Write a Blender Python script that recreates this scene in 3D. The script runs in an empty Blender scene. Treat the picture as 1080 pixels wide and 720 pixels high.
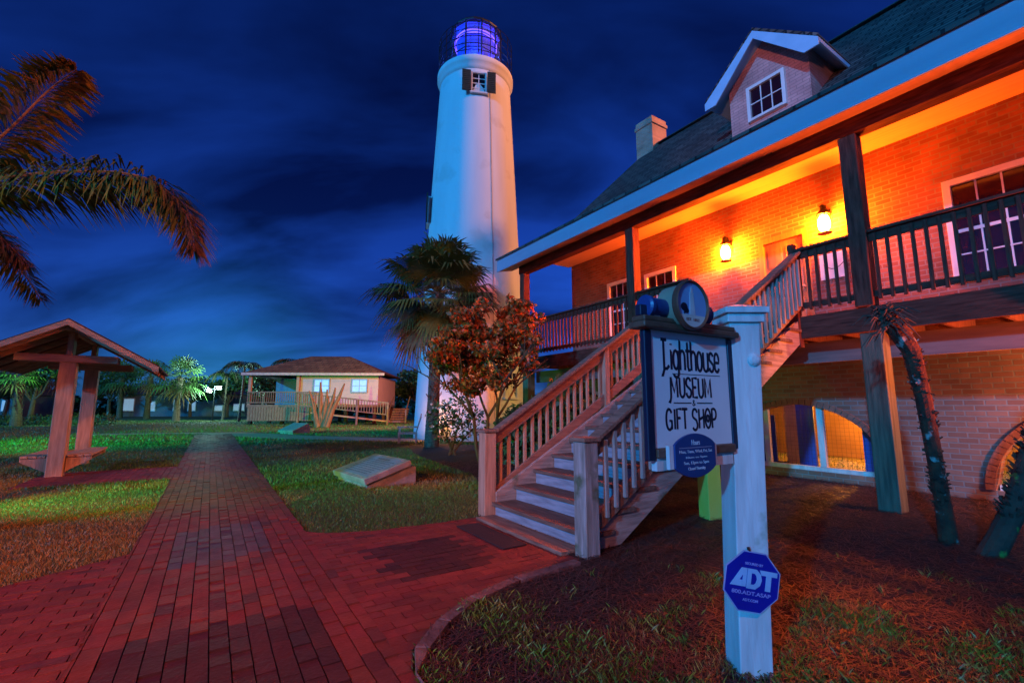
import bpy, bmesh, math, random
import numpy as np
from mathutils import Vector, Matrix
R = math.radians
SC = bpy.context.scene
COL = SC.collection
random.seed(7)

# ------------------------------------------------------------------ camera, world, sun, exposure
cam_d = bpy.data.cameras.new("camera")
cam_d.sensor_width = 36.0
cam_d.lens = 485 / 1080 * 36
cam_d.clip_end = 2000
cam_d.clip_start = 0.05
cam = bpy.data.objects.new("camera", cam_d)
COL.objects.link(cam)
cam.location = (0, 0, 1.4)
cam.rotation_euler = (R(90) + math.atan(68 / 485), 0, 0)
SC.camera = cam

SUN_EL, SUN_AZ = R(17), R(217)          # azimuth clockwise from +Y
W = bpy.data.worlds.new("World")
SC.world = W
W.use_nodes = True
wn, wl = W.node_tree.nodes, W.node_tree.links
wn.clear()
out = wn.new("ShaderNodeOutputWorld")
bg = wn.new("ShaderNodeBackground")
bg.inputs["Strength"].default_value = 0.12
sky = wn.new("ShaderNodeTexSky")
sky.sky_type = 'NISHITA'
sky.sun_disc = False
sky.sun_elevation = SUN_EL
sky.sun_rotation = SUN_AZ
tc = wn.new("ShaderNodeTexCoord")
sep = wn.new("ShaderNodeSeparateXYZ")
wl.new(tc.outputs["Generated"], sep.inputs[0])
# flattened cloud layer: direction divided by its height
zc = wn.new("ShaderNodeMath"); zc.operation = 'MAXIMUM'; zc.inputs[1].default_value = 0.0
wl.new(sep.outputs["Z"], zc.inputs[0])
za = wn.new("ShaderNodeMath"); za.operation = 'ADD'; za.inputs[1].default_value = 0.42
wl.new(zc.outputs[0], za.inputs[0])
cmb = wn.new("ShaderNodeCombineXYZ")
for ax in ("X", "Y"):
    dv = wn.new("ShaderNodeMath"); dv.operation = 'DIVIDE'
    wl.new(sep.outputs[ax], dv.inputs[0]); wl.new(za.outputs[0], dv.inputs[1])
    wl.new(dv.outputs[0], cmb.inputs[ax])
cmap = wn.new("ShaderNodeMapping")
cmap.inputs["Rotation"].default_value = (0, 0, R(-35))
cmap.inputs["Scale"].default_value = (0.75, 1.7, 1)
wl.new(cmb.outputs[0], cmap.inputs[0])
cn = wn.new("ShaderNodeTexNoise")
cn.inputs["Scale"].default_value = 2.0
cn.inputs["Detail"].default_value = 5
cn.inputs["Roughness"].default_value = 0.5
cn.inputs["Distortion"].default_value = 0.4
wl.new(cmap.outputs[0], cn.inputs["Vector"])
cr = wn.new("ShaderNodeValToRGB")
cr.color_ramp.elements[0].position = 0.38; cr.color_ramp.elements[0].color = (1.2, 1.2, 1.2, 1)
cr.color_ramp.elements[1].position = 0.64; cr.color_ramp.elements[1].color = (0.26, 0.24, 0.30, 1)
wl.new(cn.outputs["Fac"], cr.inputs[0])
tint = wn.new("ShaderNodeMix"); tint.data_type = 'RGBA'; tint.blend_type = 'MULTIPLY'
tint.inputs["Factor"].default_value = 1
wl.new(sky.outputs[0], tint.inputs["A"])
tint.inputs["B"].default_value = (0.032, 0.13, 0.66, 1)
mul = wn.new("ShaderNodeMix"); mul.data_type = 'RGBA'; mul.blend_type = 'MULTIPLY'
mul.inputs["Factor"].default_value = 1
wl.new(tint.outputs["Result"], mul.inputs["A"]); wl.new(cr.outputs[0], mul.inputs["B"])
# flood-light haze painted low into the sky, darker overhead
dt_ = wn.new("ShaderNodeVectorMath"); dt_.operation = 'DOT_PRODUCT'; dt_.inputs[1].default_value = (-.535, .844, .03)
wl.new(tc.outputs["Generated"], dt_.inputs[0])
pw = wn.new("ShaderNodeMath"); pw.operation = 'POWER'; pw.inputs[1].default_value = 80; pw.use_clamp = True
wl.new(dt_.outputs["Value"], pw.inputs[0])
gl = wn.new("ShaderNodeMix"); gl.data_type = 'RGBA'
gl.inputs["A"].default_value = (0, 0, 0, 1); gl.inputs["B"].default_value = (0.05, 0.75, 1.3, 1)
wl.new(pw.outputs[0], gl.inputs["Factor"])
zr = wn.new("ShaderNodeMapRange"); zr.inputs["From Min"].default_value = 0.1; zr.inputs["From Max"].default_value = 0.75
zr.inputs["To Min"].default_value = 1.0; zr.inputs["To Max"].default_value = 0.55
wl.new(sep.outputs["Z"], zr.inputs[0])
m2 = wn.new("ShaderNodeMix"); m2.data_type = 'RGBA'; m2.blend_type = 'MULTIPLY'; m2.inputs["Factor"].default_value = 1
wl.new(mul.outputs["Result"], m2.inputs["A"]); wl.new(zr.outputs[0], m2.inputs["B"])
ad = wn.new("ShaderNodeMix"); ad.data_type = 'RGBA'; ad.blend_type = 'ADD'; ad.inputs["Factor"].default_value = 1
wl.new(m2.outputs["Result"], ad.inputs["A"]); wl.new(gl.outputs["Result"], ad.inputs["B"])
wl.new(ad.outputs["Result"], bg.inputs["Color"])
wl.new(bg.outputs[0], out.inputs[0])

def lamp(name, kind, loc, energy, color, size=0.1, aim=None, angle=None, blend=0.5, parent=None):
    d = bpy.data.lights.new(name, kind)
    d.energy = energy; d.color = color
    if kind == 'SUN': d.angle = size
    else: d.shadow_soft_size = size
    if angle: d.spot_size = angle; d.spot_blend = blend
    o = bpy.data.objects.new(name, d)
    COL.objects.link(o)
    o.location = loc
    if parent: o.parent = parent
    if aim is not None:
        o.rotation_euler = (Vector(aim) - Vector(loc)).to_track_quat('-Z', 'Y').to_euler()
    return o
sd = Vector((math.sin(SUN_AZ) * math.cos(SUN_EL), math.cos(SUN_AZ) * math.cos(SUN_EL), math.sin(SUN_EL)))
lamp("evening_sun", 'SUN', sd * 50, 2.3, (0.015, 0.38, 1.0), R(2.0), aim=(0, 0, 0))
# added off-frame lamps standing in for unseen street, yard and park lights
lamp("street_or_fill_light", 'SPOT', (-3.5, -5.5, 5.5), 4000, (1.0, 0.25, 0.06), 0.12, aim=(-4.9, 7.2, 0), angle=R(68), blend=0.8)
lamp("street_or_fill_light", 'SPOT', (2.6, -3.0, 7.0), 500, (1.0, 0.32, 0.05), 0.12, aim=(2.0, 2.7, 0), angle=R(26), blend=0.8)  # added spot to warm the grass tufts by the sign
lamp("dormer_fill", 'SPOT', (-6, -7, 5.0), 3800, (1.0, 0.30, 0.22), 0.12, aim=(5.4, 9.9, 8.6), angle=R(15), blend=0.7)  # narrow spot added only to warm the dormer
lamp("car_park_light", 'SPOT', (22.8, 13.5, 23), 27000, (1.0, 0.32, 0.075), 1.6, aim=(-0.5, 21.0, 10), angle=R(60), blend=0.4)
lamp("wall_fill", 'SPOT', (8.0, 4.6, 1.5), 700, (1.0, 0.30, 0.11), 0.1, aim=(5.6, 8.8, 2.4), angle=R(130), blend=0.8)  # unseen lamp added to brighten the lower brick wall
lamp("lawn_fill", 'SPOT', (-22, 5, 3.6), 15000, (0.05, 1.0, 0.10), 0.3, aim=(-15.5, 21, 0), angle=R(52), blend=0.9)  # this and the next two: added to green lawns and far trees
lamp("lawn_fill", 'SPOT', (-8.6, 5.4, 1.3), 1100, (0.16, 1.0, 0.08), 0.1, aim=(-3.9, 9.0, 0), angle=R(66), blend=0.9)
lamp("lawn_fill", 'SPOT', (-30, 27, 9), 8000, (0.25, 1.0, 0.40), 0.3, aim=(-46, 50, 2), angle=R(100), blend=0.8)
lamp("soffit_fill", 'SPOT', (7.0, 3.0, 0.25), 2200, (1.0, 0.13, 0.015), 0.08, aim=(3.9, 7.0, 5.5), angle=R(75), blend=0.8)  # added from below to redden the eave soffit and rails
lamp("stilted_house_fill", 'SPOT', (-4.5, 27, 6), 5500, (1.0, 0.36, 0.20), 0.2, aim=(-14, 33, 1), angle=R(95), blend=0.7)  # added to warm the stilted house and far path

SC.view_settings.view_transform = 'Standard'
SC.view_settings.look = 'None'
SC.view_settings.exposure = 0.18
SC.view_settings.gamma = 1
SC.view_settings.use_curve_mapping = False
SC.cycles.use_denoising = True
SC.cycles.max_bounces = 6
SC.cycles.transparent_max_bounces = 12
SC.cycles.sample_clamp_indirect = 4

# ------------------------------------------------------------------ frames of reference
HP = Vector((4.94, 6.43, 0))                  # foot of the porch post; the house frame: a along the front, b into the house
TH = R(33)
HX = Vector((math.sin(TH), -math.cos(TH), 0)); HY = Vector((math.cos(TH), math.sin(TH), 0))
HROT = math.atan2(HX.y, HX.x)
def hw(a, b, z=0): return HP + HX * a + HY * b + Vector((0, 0, z))
def wh(x, y):
    d = Vector((x, y, 0)) - HP
    return d.dot(HX), d.dot(HY)

# ------------------------------------------------------------------ materials
MATS = {}
def _bsdf(name):
    m = bpy.data.materials.new(name); m.use_nodes = True
    nt = m.node_tree
    return m, nt, nt.nodes["Principled BSDF"], nt.nodes, nt.links
def coords(n, l, scale=(1, 1, 1), rot=(0, 0, 0), use='Object'):
    t = n.new("ShaderNodeTexCoord"); mp = n.new("ShaderNodeMapping")
    mp.inputs["Scale"].default_value = scale; mp.inputs["Rotation"].default_value = rot
    l.new(t.outputs[use], mp.inputs[0]); return mp.outputs[0]
def c4(c): return (c[0], c[1], c[2], 1)
def mat(name, col, col2=None, rough=0.6, scale=6.0, stretch=(1, 1, 1), metal=0.0, bump=0.0, spec=0.5, emit=None, es=1.0, detail=5, lo=0.35, hi=0.7, attr=False, spots=None):
    if name in MATS: return MATS[name]
    m, nt, b, n, l = _bsdf(name)
    b.inputs["Roughness"].default_value = rough
    b.inputs["Metallic"].default_value = metal
    b.inputs["Specular IOR Level"].default_value = spec
    col2 = col2 or tuple(c * 0.7 for c in col)
    no = n.new("ShaderNodeTexNoise"); no.inputs["Scale"].default_value = scale; no.inputs["Detail"].default_value = detail
    l.new(coords(n, l, stretch), no.inputs["Vector"])
    r = n.new("ShaderNodeValToRGB")
    r.color_ramp.elements[0].position = lo; r.color_ramp.elements[0].color = c4(col)
    r.color_ramp.elements[1].position = hi; r.color_ramp.elements[1].color = c4(col2)
    l.new(no.outputs["Fac"], r.inputs[0])
    colour = r.outputs[0]
    if spots:
        n3 = n.new("ShaderNodeTexNoise"); n3.inputs["Scale"].default_value = spots[1]; n3.inputs["Detail"].default_value = 4
        l.new(coords(n, l), n3.inputs["Vector"])
        rr = n.new("ShaderNodeValToRGB"); rr.color_ramp.elements[0].position = spots[2]; rr.color_ramp.elements[1].position = spots[2] + .1
        l.new(n3.outputs["Fac"], rr.inputs[0])
        mx = n.new("ShaderNodeMix"); mx.data_type = 'RGBA'
        l.new(rr.outputs[0], mx.inputs["Factor"]); l.new(colour, mx.inputs["A"]); mx.inputs["B"].default_value = c4(spots[0])
        colour = mx.outputs["Result"]
    if attr:
        at = n.new("ShaderNodeAttribute"); at.attribute_name = "tint"
        mx = n.new("ShaderNodeMix"); mx.data_type = 'RGBA'; mx.blend_type = 'MULTIPLY'; mx.inputs["Factor"].default_value = 1
        l.new(at.outputs["Color"], mx.inputs["A"]); l.new(colour, mx.inputs["B"]); colour = mx.outputs["Result"]
    l.new(colour, b.inputs["Base Color"])
    if bump:
        bp = n.new("ShaderNodeBump"); bp.inputs["Strength"].default_value = bump; bp.inputs["Distance"].default_value = 0.02
        n2 = n.new("ShaderNodeTexNoise"); n2.inputs["Scale"].default_value = scale * 4; n2.inputs["Detail"].default_value = 6
        l.new(coords(n, l, stretch), n2.inputs["Vector"]); l.new(n2.outputs["Fac"], bp.inputs["Height"]); l.new(bp.outputs[0], b.inputs["Normal"])
    if emit:
        b.inputs["Emission Color"].default_value = c4(emit); b.inputs["Emission Strength"].default_value = es
    MATS[name] = m; return m
def brickmat(name, c1, c2, mortar, plane='XZ', bw=0.235, rh=0.083, ms=0.010, bump=0.5, rough=0.8, offset=0.5):
    if name in MATS: return MATS[name]
    m, nt, b, n, l = _bsdf(name)
    t = n.new("ShaderNodeTexCoord"); s = n.new("ShaderNodeSeparateXYZ"); l.new(t.outputs["Object"], s.inputs[0])
    c = n.new("ShaderNodeCombineXYZ"); l.new(s.outputs[plane[0]], c.inputs[0]); l.new(s.outputs[plane[1]], c.inputs[1])
    k = n.new("ShaderNodeTexBrick")
    k.offset = offset
    l.new(c.outputs[0], k.inputs["Vector"])
    k.inputs["Color1"].default_value = c4(c1); k.inputs["Color2"].default_value = c4(c2); k.inputs["Mortar"].default_value = c4(mortar)
    k.inputs["Scale"].default_value = 1; k.inputs["Mortar Size"].default_value = ms
    k.inputs["Brick Width"].default_value = bw; k.inputs["Row Height"].default_value = rh
    k.inputs["Mortar Smooth"].default_value = 0.15
    no = n.new("ShaderNodeTexNoise"); no.inputs["Scale"].default_value = 1.6; no.inputs["Detail"].default_value = 6
    l.new(t.outputs["Object"], no.inputs["Vector"])
    rp = n.new("ShaderNodeMapRange"); rp.inputs["From Min"].default_value = .3; rp.inputs["From Max"].default_value = .7
    rp.inputs["To Min"].default_value = .65; rp.inputs["To Max"].default_value = 1.2
    l.new(no.outputs["Fac"], rp.inputs[0])
    mx = n.new("ShaderNodeMix"); mx.data_type = 'RGBA'; mx.blend_type = 'MULTIPLY'; mx.inputs["Factor"].default_value = 1
    l.new(k.outputs["Color"], mx.inputs["A"]); l.new(rp.outputs[0], mx.inputs["B"])
    l.new(mx.outputs["Result"], b.inputs["Base Color"])
    b.inputs["Roughness"].default_value = rough
    bp = n.new("ShaderNodeBump"); bp.inputs["Strength"].default_value = bump; bp.inputs["Distance"].default_value = 0.01; bp.invert = True
    l.new(k.outputs["Fac"], bp.inputs["Height"]); l.new(bp.outputs[0], b.inputs["Normal"])
    MATS[name] = m; return m
def glassmat(name, col, rough=0.05, alpha=0.25):
    if name in MATS: return MATS[name]
    m, nt, b, n, l = _bsdf(name)
    b.inputs["Base Color"].default_value = c4(col); b.inputs["Roughness"].default_value = rough
    b.inputs["Alpha"].default_value = alpha
    MATS[name] = m; return m

WOOD = mat("weathered_wood", (0.30, 0.20, 0.135), (0.13, 0.075, 0.05), .7, 5, (6, 6, .7), bump=.35)
WOODX = mat("weathered_wood_along", (0.30, 0.20, 0.135), (0.13, 0.075, 0.05), .7, 5, (.7, 6, 6), bump=.35)
DARKWOOD = mat("dark_brown_wood", (0.15, 0.050, 0.032), (0.065, 0.020, 0.013), .75, 5, (6, 6, .7), bump=.35, spec=.15)
DARKWOODX = mat("dark_brown_wood_along", (0.15, 0.050, 0.032), (0.065, 0.020, 0.013), .75, 5, (.7, 6, 6), bump=.35, spec=.15)
GREYWOOD = mat("bleached_grey_wood", (0.36, 0.36, 0.33), (0.17, 0.17, 0.14), .75, 4, (6, 6, .6), bump=.4, spots=((0.10, 0.13, 0.07), 3.2, .60))
GREYWOODX = mat("bleached_grey_wood_along", (0.42, 0.36, 0.30), (0.20, 0.16, 0.13), .75, 4, (6, .6, 6), bump=.4, spots=((0.10, 0.13, 0.07), 3.2, .60))
POSTWOOD = mat("treated_post", (0.15, 0.13, 0.08), (0.06, 0.055, 0.035), .75, 4, (6, 6, .5), bump=.4)
CEDAR = mat("cedar_timber", (0.55, 0.33, 0.21), (0.36, 0.19, 0.11), .65, 4, (6, 6, .6), bump=.3)
CEDARX = mat("cedar_timber_along", (0.55, 0.33, 0.21), (0.36, 0.19, 0.11), .65, 4, (.6, 6, 6), bump=.3)
WHITE = mat("white_paint", (0.80, 0.80, 0.78), (0.66, 0.67, 0.66), .45, 3)
WHITEW = mat("worn_white_paint", (0.72, 0.74, 0.73), (0.48, 0.53, 0.53), .55, 2.5, (5, 5, .7), bump=.25, spots=((0.34, 0.38, 0.30), 5, .66))
FASC = mat("grey_blue_fascia", (0.42, 0.44, 0.55), (0.34, 0.36, 0.46), .5, 1.2, (.3, 3, 3))
TRIM = mat("cyan_lit_trim", (0.32, 0.62, 0.86), (0.26, 0.54, 0.76), .45, 3)  # white dormer trim with the cyan light put into its colour
CEIL = mat("porch_ceiling_paint", (0.66, 0.42, 0.28), (0.56, 0.34, 0.22), .5, 2, (.5, 8, 8))
STUCCO = mat("white_stucco", (0.80, 0.80, 0.79), (0.66, 0.67, 0.68), .8, 1.1, (1, 1, .16), bump=.10, detail=9, lo=.38, hi=.75, spots=((0.64, 0.63, 0.61), .8, .60))
BRICK = brickmat("red_brick", (0.33, 0.115, 0.07), (0.22, 0.07, 0.045), (0.24, 0.19, 0.16))
LOWERB = brickmat("tan_brown_brick", (0.33, 0.165, 0.11), (0.23, 0.105, 0.07), (0.26, 0.23, 0.20), bump=.8)
BRICKY = brickmat("red_brick_side", (0.33, 0.115, 0.07), (0.22, 0.07, 0.045), (0.36, 0.30, 0.25), 'YZ')
PINKB = brickmat("pale_pink_brick", (0.66, 0.34, 0.31), (0.58, 0.29, 0.27), (0.42, 0.22, 0.21), 'XZ', .26, .075, .008, .6)
PINKBY = brickmat("pale_pink_brick_side", (0.56, 0.34, 0.30), (0.50, 0.29, 0.26), (0.42, 0.26, 0.24), 'YZ', .26, .075, .008, .6)
CHIM = brickmat("chimney_brick", (0.66, 0.32, 0.20), (0.52, 0.23, 0.14), (0.45, 0.36, 0.32), 'XZ', .22, .08, .01, .5)
SHING = brickmat("grey_shingles", (0.15, 0.125, 0.11), (0.055, 0.045, 0.042), (0.008, 0.008, 0.010), 'XZ', .34, .135, .022, 1.0, .85, .37)
BROWNSH = brickmat("brown_shingles", (0.22, 0.10, 0.05), (0.15, 0.06, 0.03), (0.05, 0.02, 0.012), 'XZ', .5, .22, .02, .6)
DARKMET = mat("black_iron", (0.02, 0.02, 0.022), rough=.45, metal=.5)
NAVY = mat("navy_paint", (0.012, 0.018, 0.05), (0.009, 0.013, 0.035), .4, 4)
BLUE = mat("blue_enamel", (0.02, 0.06, 0.22), (0.015, 0.045, 0.17), .35, 4)
SIGNBROWN = mat("brown_moulding", (0.16, 0.085, 0.05), (0.10, 0.05, 0.03), .5, 6, (.8, 6, 6))
GLASSRED = mat("dark_window_glass", (0.035, 0.008, 0.012), (0.02, 0.006, 0.012), .06, 2, spec=.6)
GLASSDK = mat("night_window_glass", (0.012, 0.012, 0.02), rough=.08, spec=.6)
LITWIN = mat("lit_curtained_window", (0.3, 0.4, 0.6), rough=.4, emit=(0.17, 0.36, 1.0), es=1.0)
FARLIT = mat("far_lit_window", (0.3, 0.4, 0.4), rough=.4, emit=(0.40, 0.70, 1.0), es=0.35)
PALMT = mat("palm_bark", (0.17, 0.12, 0.08), (0.06, 0.04, 0.03), .9, 9, (1, 1, 2.5), bump=.9)
BARK = mat("tree_bark", (0.15, 0.10, 0.065), (0.07, 0.045, 0.03), .9, 8, (3, 3, .6), bump=.6)
LICHEN = mat("lichened_bark", (0.13, 0.036, 0.015), (0.045, 0.012, 0.006), .9, 9, bump=.8, spots=((0.34, 0.38, 0.33), 7, .60))
GREENLIT = mat("green_lit_bark", (0.12, 0.05, 0.03), (0.045, 0.02, 0.013), .9, 7, bump=.8, spots=((0.16, 0.42, 0.05), 3.6, .60))  # spots: green light on the trunk put into the bark colour
LEAF = mat("leaf", (1, 1, 1), (.6, .65, .6), .5, 14, attr=True)
STONE = mat("grey_stone", (0.30, 0.29, 0.30), (0.17, 0.16, 0.17), .75, 5, bump=.3)
STONETOP = mat("polished_stone", (0.25, 0.29, 0.36), (0.18, 0.22, 0.28), .3, 5)
BRASS = mat("aged_brass", (0.40, 0.34, 0.22), (0.30, 0.27, 0.20), .45, 4)
PINKW = mat("pink_clapboard", (0.60, 0.40, 0.37), (0.54, 0.36, 0.34), .6, 2)
BLACKR = mat("rubber_mat", (0.028, 0.02, 0.022), (0.018, 0.013, 0.016), .9, 40, bump=.4)
ORANGEW = mat("varnished_door", (0.40, 0.20, 0.08), (0.30, 0.14, 0.05), .35, 4, (6, 6, .6))
MESHB = mat("blue_screen", (0.05, 0.10, 0.45), (0.03, 0.07, 0.35), .6, 3)

# ------------------------------------------------------------------ mesh builder
class MB:
    def __init__(s): s.v, s.f, s.t = [], [], []
    def add(s, vs, fs, tint=None):
        o = len(s.v)
        s.v += [tuple(p) for p in vs]; s.f += [tuple(i + o for i in f) for f in fs]
        s.t += [tint or (1, 1, 1)] * len(vs)
        return s
    def box(s, x0, x1, y0, y1, z0, z1):
        return s.add([(x0, y0, z0), (x1, y0, z0), (x1, y1, z0), (x0, y1, z0), (x0, y0, z1), (x1, y0, z1), (x1, y1, z1), (x0, y1, z1)],
                     [(0, 3, 2, 1), (4, 5, 6, 7), (0, 1, 5, 4), (1, 2, 6, 5), (2, 3, 7, 6), (3, 0, 4, 7)])
    def beam(s, p0, p1, w, h, up=(0, 0, 1)):
        p0, p1 = Vector(p0), Vector(p1); d = (p1 - p0).normalized(); up = Vector(up)
        x = d.cross(up)
        if x.length < 1e-4: x = d.cross(Vector((1, 0, 0)))
        x.normalize(); u = x.cross(d).normalized()
        vs = [p + x * (w / 2 * i) + u * (h / 2 * j) for p in (p0, p1) for i, j in ((-1, -1), (1, -1), (1, 1), (-1, 1))]
        return s.add(vs, [(3, 2, 1, 0), (4, 5, 6, 7), (0, 1, 5, 4), (1, 2, 6, 5), (2, 3, 7, 6), (3, 0, 4, 7)])
    def tube(s, pts, rad, n=8, cap=True, flat=None, tint=None):
        pts = [Vector(p) for p in pts]
        if not hasattr(rad, '__len__'): rad = [rad] * len(pts)
        rings = []
        ref = None
        for i, p in enumerate(pts):
            d = (pts[min(i + 1, len(pts) - 1)] - pts[max(i - 1, 0)])
            if d.length < 1e-9: d = Vector((0, 0, 1))
            d.normalize()
            if ref is None: ref = d.orthogonal().normalized()
            x = (ref - d * ref.dot(d))
            if x.length < 1e-6: x = d.orthogonal()
            x.normalize(); ref = x; y = d.cross(x)
            ring = []
            for k in range(n):
                a = 2 * math.pi * k / n
                off = (x * math.cos(a) + y * math.sin(a)) * rad[i]
                if flat is not None:
                    nn, fac = flat; off = off - nn * off.dot(nn) * (1 - fac)
                ring.append(p + off)
            rings.append(ring)
        vs = [p for r in rings for p in r]
        fs = [(i * n + k, i * n + (k + 1) % n, (i + 1) * n + (k + 1) % n, (i + 1) * n + k) for i in range(len(pts) - 1) for k in range(n)]
        if cap: fs += [tuple(reversed(range(n))), tuple(range((len(pts) - 1) * n, len(pts) * n))]
        return s.add(vs, fs, tint)
    def lathe(s, prof, n=32, c=(0, 0, 0), caps=True, a0=0.0):
        vs = [(c[0] + r * math.cos(a0 + 2 * math.pi * k / n), c[1] + r * math.sin(a0 + 2 * math.pi * k / n), c[2] + z) for r, z in prof for k in range(n)]
        fs = [(i * n + k, i * n + (k + 1) % n, (i + 1) * n + (k + 1) % n, (i + 1) * n + k) for i in range(len(prof) - 1) for k in range(n)]
        if caps: fs += [tuple(reversed(range(n))), tuple(range((len(prof) - 1) * n, len(prof) * n))]
        return s.add(vs, fs)
    def prism(s, poly, o, ex, ey, ez, d0, d1):
        """polygon (2D list) in the ex,ey plane at o, extruded along ez from d0 to d1"""
        o, ex, ey, ez = Vector(o), Vector(ex), Vector(ey), Vector(ez); n = len(poly)
        vs = [o + ex * x + ey * y + ez * d for d in (d0, d1) for x, y in poly]
        fs = [tuple(reversed(range(n))), tuple(range(n, 2 * n))] + [(i, (i + 1) % n, n + (i + 1) % n, n + i) for i in range(n)]
        return s.add(vs, fs)
    def build(s, name, m, parent=None, smooth=False, bevel=0.0, tint=False):
        me = bpy.data.meshes.new(name)
        me.from_pydata([tuple(v) for v in s.v], [], s.f)
        if tint:
            at = me.color_attributes.new("tint", 'FLOAT_COLOR', 'POINT')
            at.data.foreach_set("color", np.array([c for t in s.t for c in (t[0], t[1], t[2], 1)], dtype=np.float32))
        bm = bmesh.new(); bm.from_mesh(me); bmesh.ops.recalc_face_normals(bm, faces=bm.faces); bm.to_mesh(me); bm.free()
        me.materials.append(m)
        if smooth: me.polygons.foreach_set("use_smooth", [True] * len(me.polygons))
        o = bpy.data.objects.new(name, me); COL.objects.link(o)
        if parent: o.parent = parent
        if bevel:
            b = o.modifiers.new("bevel", 'BEVEL'); b.width = bevel; b.segments = 2; b.limit_method = 'ANGLE'
        return o
def tag(o, label=None, cat=None, group=None, kind=None):
    if label: o["label"] = label
    if cat: o["category"] = cat
    if group: o["group"] = group
    if kind: o["kind"] = kind
    return o
def thing(name, label, cat, loc=(0, 0, 0), rz=0.0, group=None):
    o = bpy.data.objects.new(name, None); COL.objects.link(o)
    o.location = loc; o.rotation_euler = (0, 0, rz); o.empty_display_size = .2
    return tag(o, label, cat, group)
def rawmesh(name, v, nper, tints, m, parent=None):
    """v: (N,nper,3) array of separate polygons"""
    N = len(v); me = bpy.data.meshes.new(name)
    me.vertices.add(N * nper); me.vertices.foreach_set("co", np.asarray(v, dtype=np.float32).ravel())
    me.loops.add(N * nper); me.loops.foreach_set("vertex_index", np.arange(N * nper, dtype=np.int32))
    me.polygons.add(N); me.polygons.foreach_set("loop_start", np.arange(0, N * nper, nper, dtype=np.int32))
    try: me.polygons.foreach_set("loop_total", np.full(N, nper, dtype=np.int32))
    except Exception: pass
    me.update(calc_edges=True)
    at = me.color_attributes.new("tint", 'FLOAT_COLOR', 'POINT')
    c = np.ones((N, nper, 4), dtype=np.float32); c[:, :, :3] = np.asarray(tints, dtype=np.float32)[:, None, :]
    at.data.foreach_set("color", c.ravel())
    me.materials.append(m)
    o = bpy.data.objects.new(name, me); COL.objects.link(o)
    if parent: o.parent = parent
    return o
def inpoly(x, y, poly):
    r = False; n = len(poly)
    for i in range(n):
        x0, y0 = poly[i]; x1, y1 = poly[(i + 1) % n]
        if (y0 > y) != (y1 > y) and x < (x1 - x0) * (y - y0) / (y1 - y0) + x0: r = not r
    return r
def np_inpoly(x, y, poly):
    r = np.zeros(len(x), bool); n = len(poly)
    for i in range(n):
        x0, y0 = poly[i]; x1, y1 = poly[(i + 1) % n]
        if y0 == y1: continue
        r ^= ((y0 > y) != (y1 > y)) & (x < (x1 - x0) * (y - y0) / (y1 - y0) + x0)
    return r

# ------------------------------------------------------------------ ground, path, mulch (house frame polygons)
GROUND = mat("turf_soil", (0.05, 0.085, 0.022), (0.075, 0.055, 0.028), .95, .9, bump=.8, detail=10)
g = MB().add([(-400, -60, 0), (400, -60, 0), (400, 600, 0), (-400, 600, 0)], [(0, 1, 2, 3)]).build("ground", GROUND)
tag(g, "dark green lawn ground", None, kind="structure")

FIL_R = [(-.68, -4.78), (-.62, -5.49), (-.47, -5.97), (-.26, -6.31), (0, -6.57), (.25, -6.66)]
FIL_L = [(-3.05, -6.66), (-2.85, -6.45), (-2.68, -6.05), (-2.62, -5.4), (-2.6, -4.9)]
PIECES = [("a", [(-24.8, -8.18), (4.5, -8.18), (4.5, -6.65), (-24.8, -6.65)]),
          ("b", [(-2.6, -6.65), (-.68, -6.65), (-.68, -4.72), (-2.6, -4.72)]),
          ("b", [(-3.1, -8.18), (-2.62, -8.9), (4.5, -8.9), (4.5, -8.18)]),
          ("b", [(-2.62, -8.9), (-1.9, -12), (4.5, -12), (4.5, -8.9)]),
          ("a", [(-10.7, -10.4), (-8.6, -10.4), (-8.6, -8.18), (-10.7, -8.18)])]
for i in range(len(FIL_R) - 1): PIECES.append(("b", [(-.68, -6.65), FIL_R[i + 1], FIL_R[i]]))
for i in range(len(FIL_L) - 1): PIECES.append(("b", [(-2.6, -6.65), FIL_L[i + 1], FIL_L[i]]))
def clip(poly, clipper):
    area = sum(clipper[i][0] * clipper[(i + 1) % len(clipper)][1] - clipper[(i + 1) % len(clipper)][0] * clipper[i][1] for i in range(len(clipper)))
    cl = clipper if area > 0 else clipper[::-1]
    outp = poly
    for i in range(len(cl)):
        ax, ay = cl[i]; bx, by = cl[(i + 1) % len(cl)]
        inp, outp = outp, []
        if not inp: return []
        def side(p): return (bx - ax) * (p[1] - ay) - (by - ay) * (p[0] - ax)
        for j in range(len(inp)):
            p, q = inp[j], inp[(j + 1) % len(inp)]
            sp, sq = side(p), side(q)
            if sp >= 0: outp.append(p)
            if (sp >= 0) != (sq >= 0):
                t = sp / (sp - sq); outp.append((p[0] + t * (q[0] - p[0]), p[1] + t * (q[1] - p[1])))
    return outp
rb = random.Random(3)
PATH_ROOT_M = mat("clay_paver", (1, 1, 1), (.72, .70, .72), .62, 9, bump=.35, attr=True)
mb = MB()
seen = {}
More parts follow.
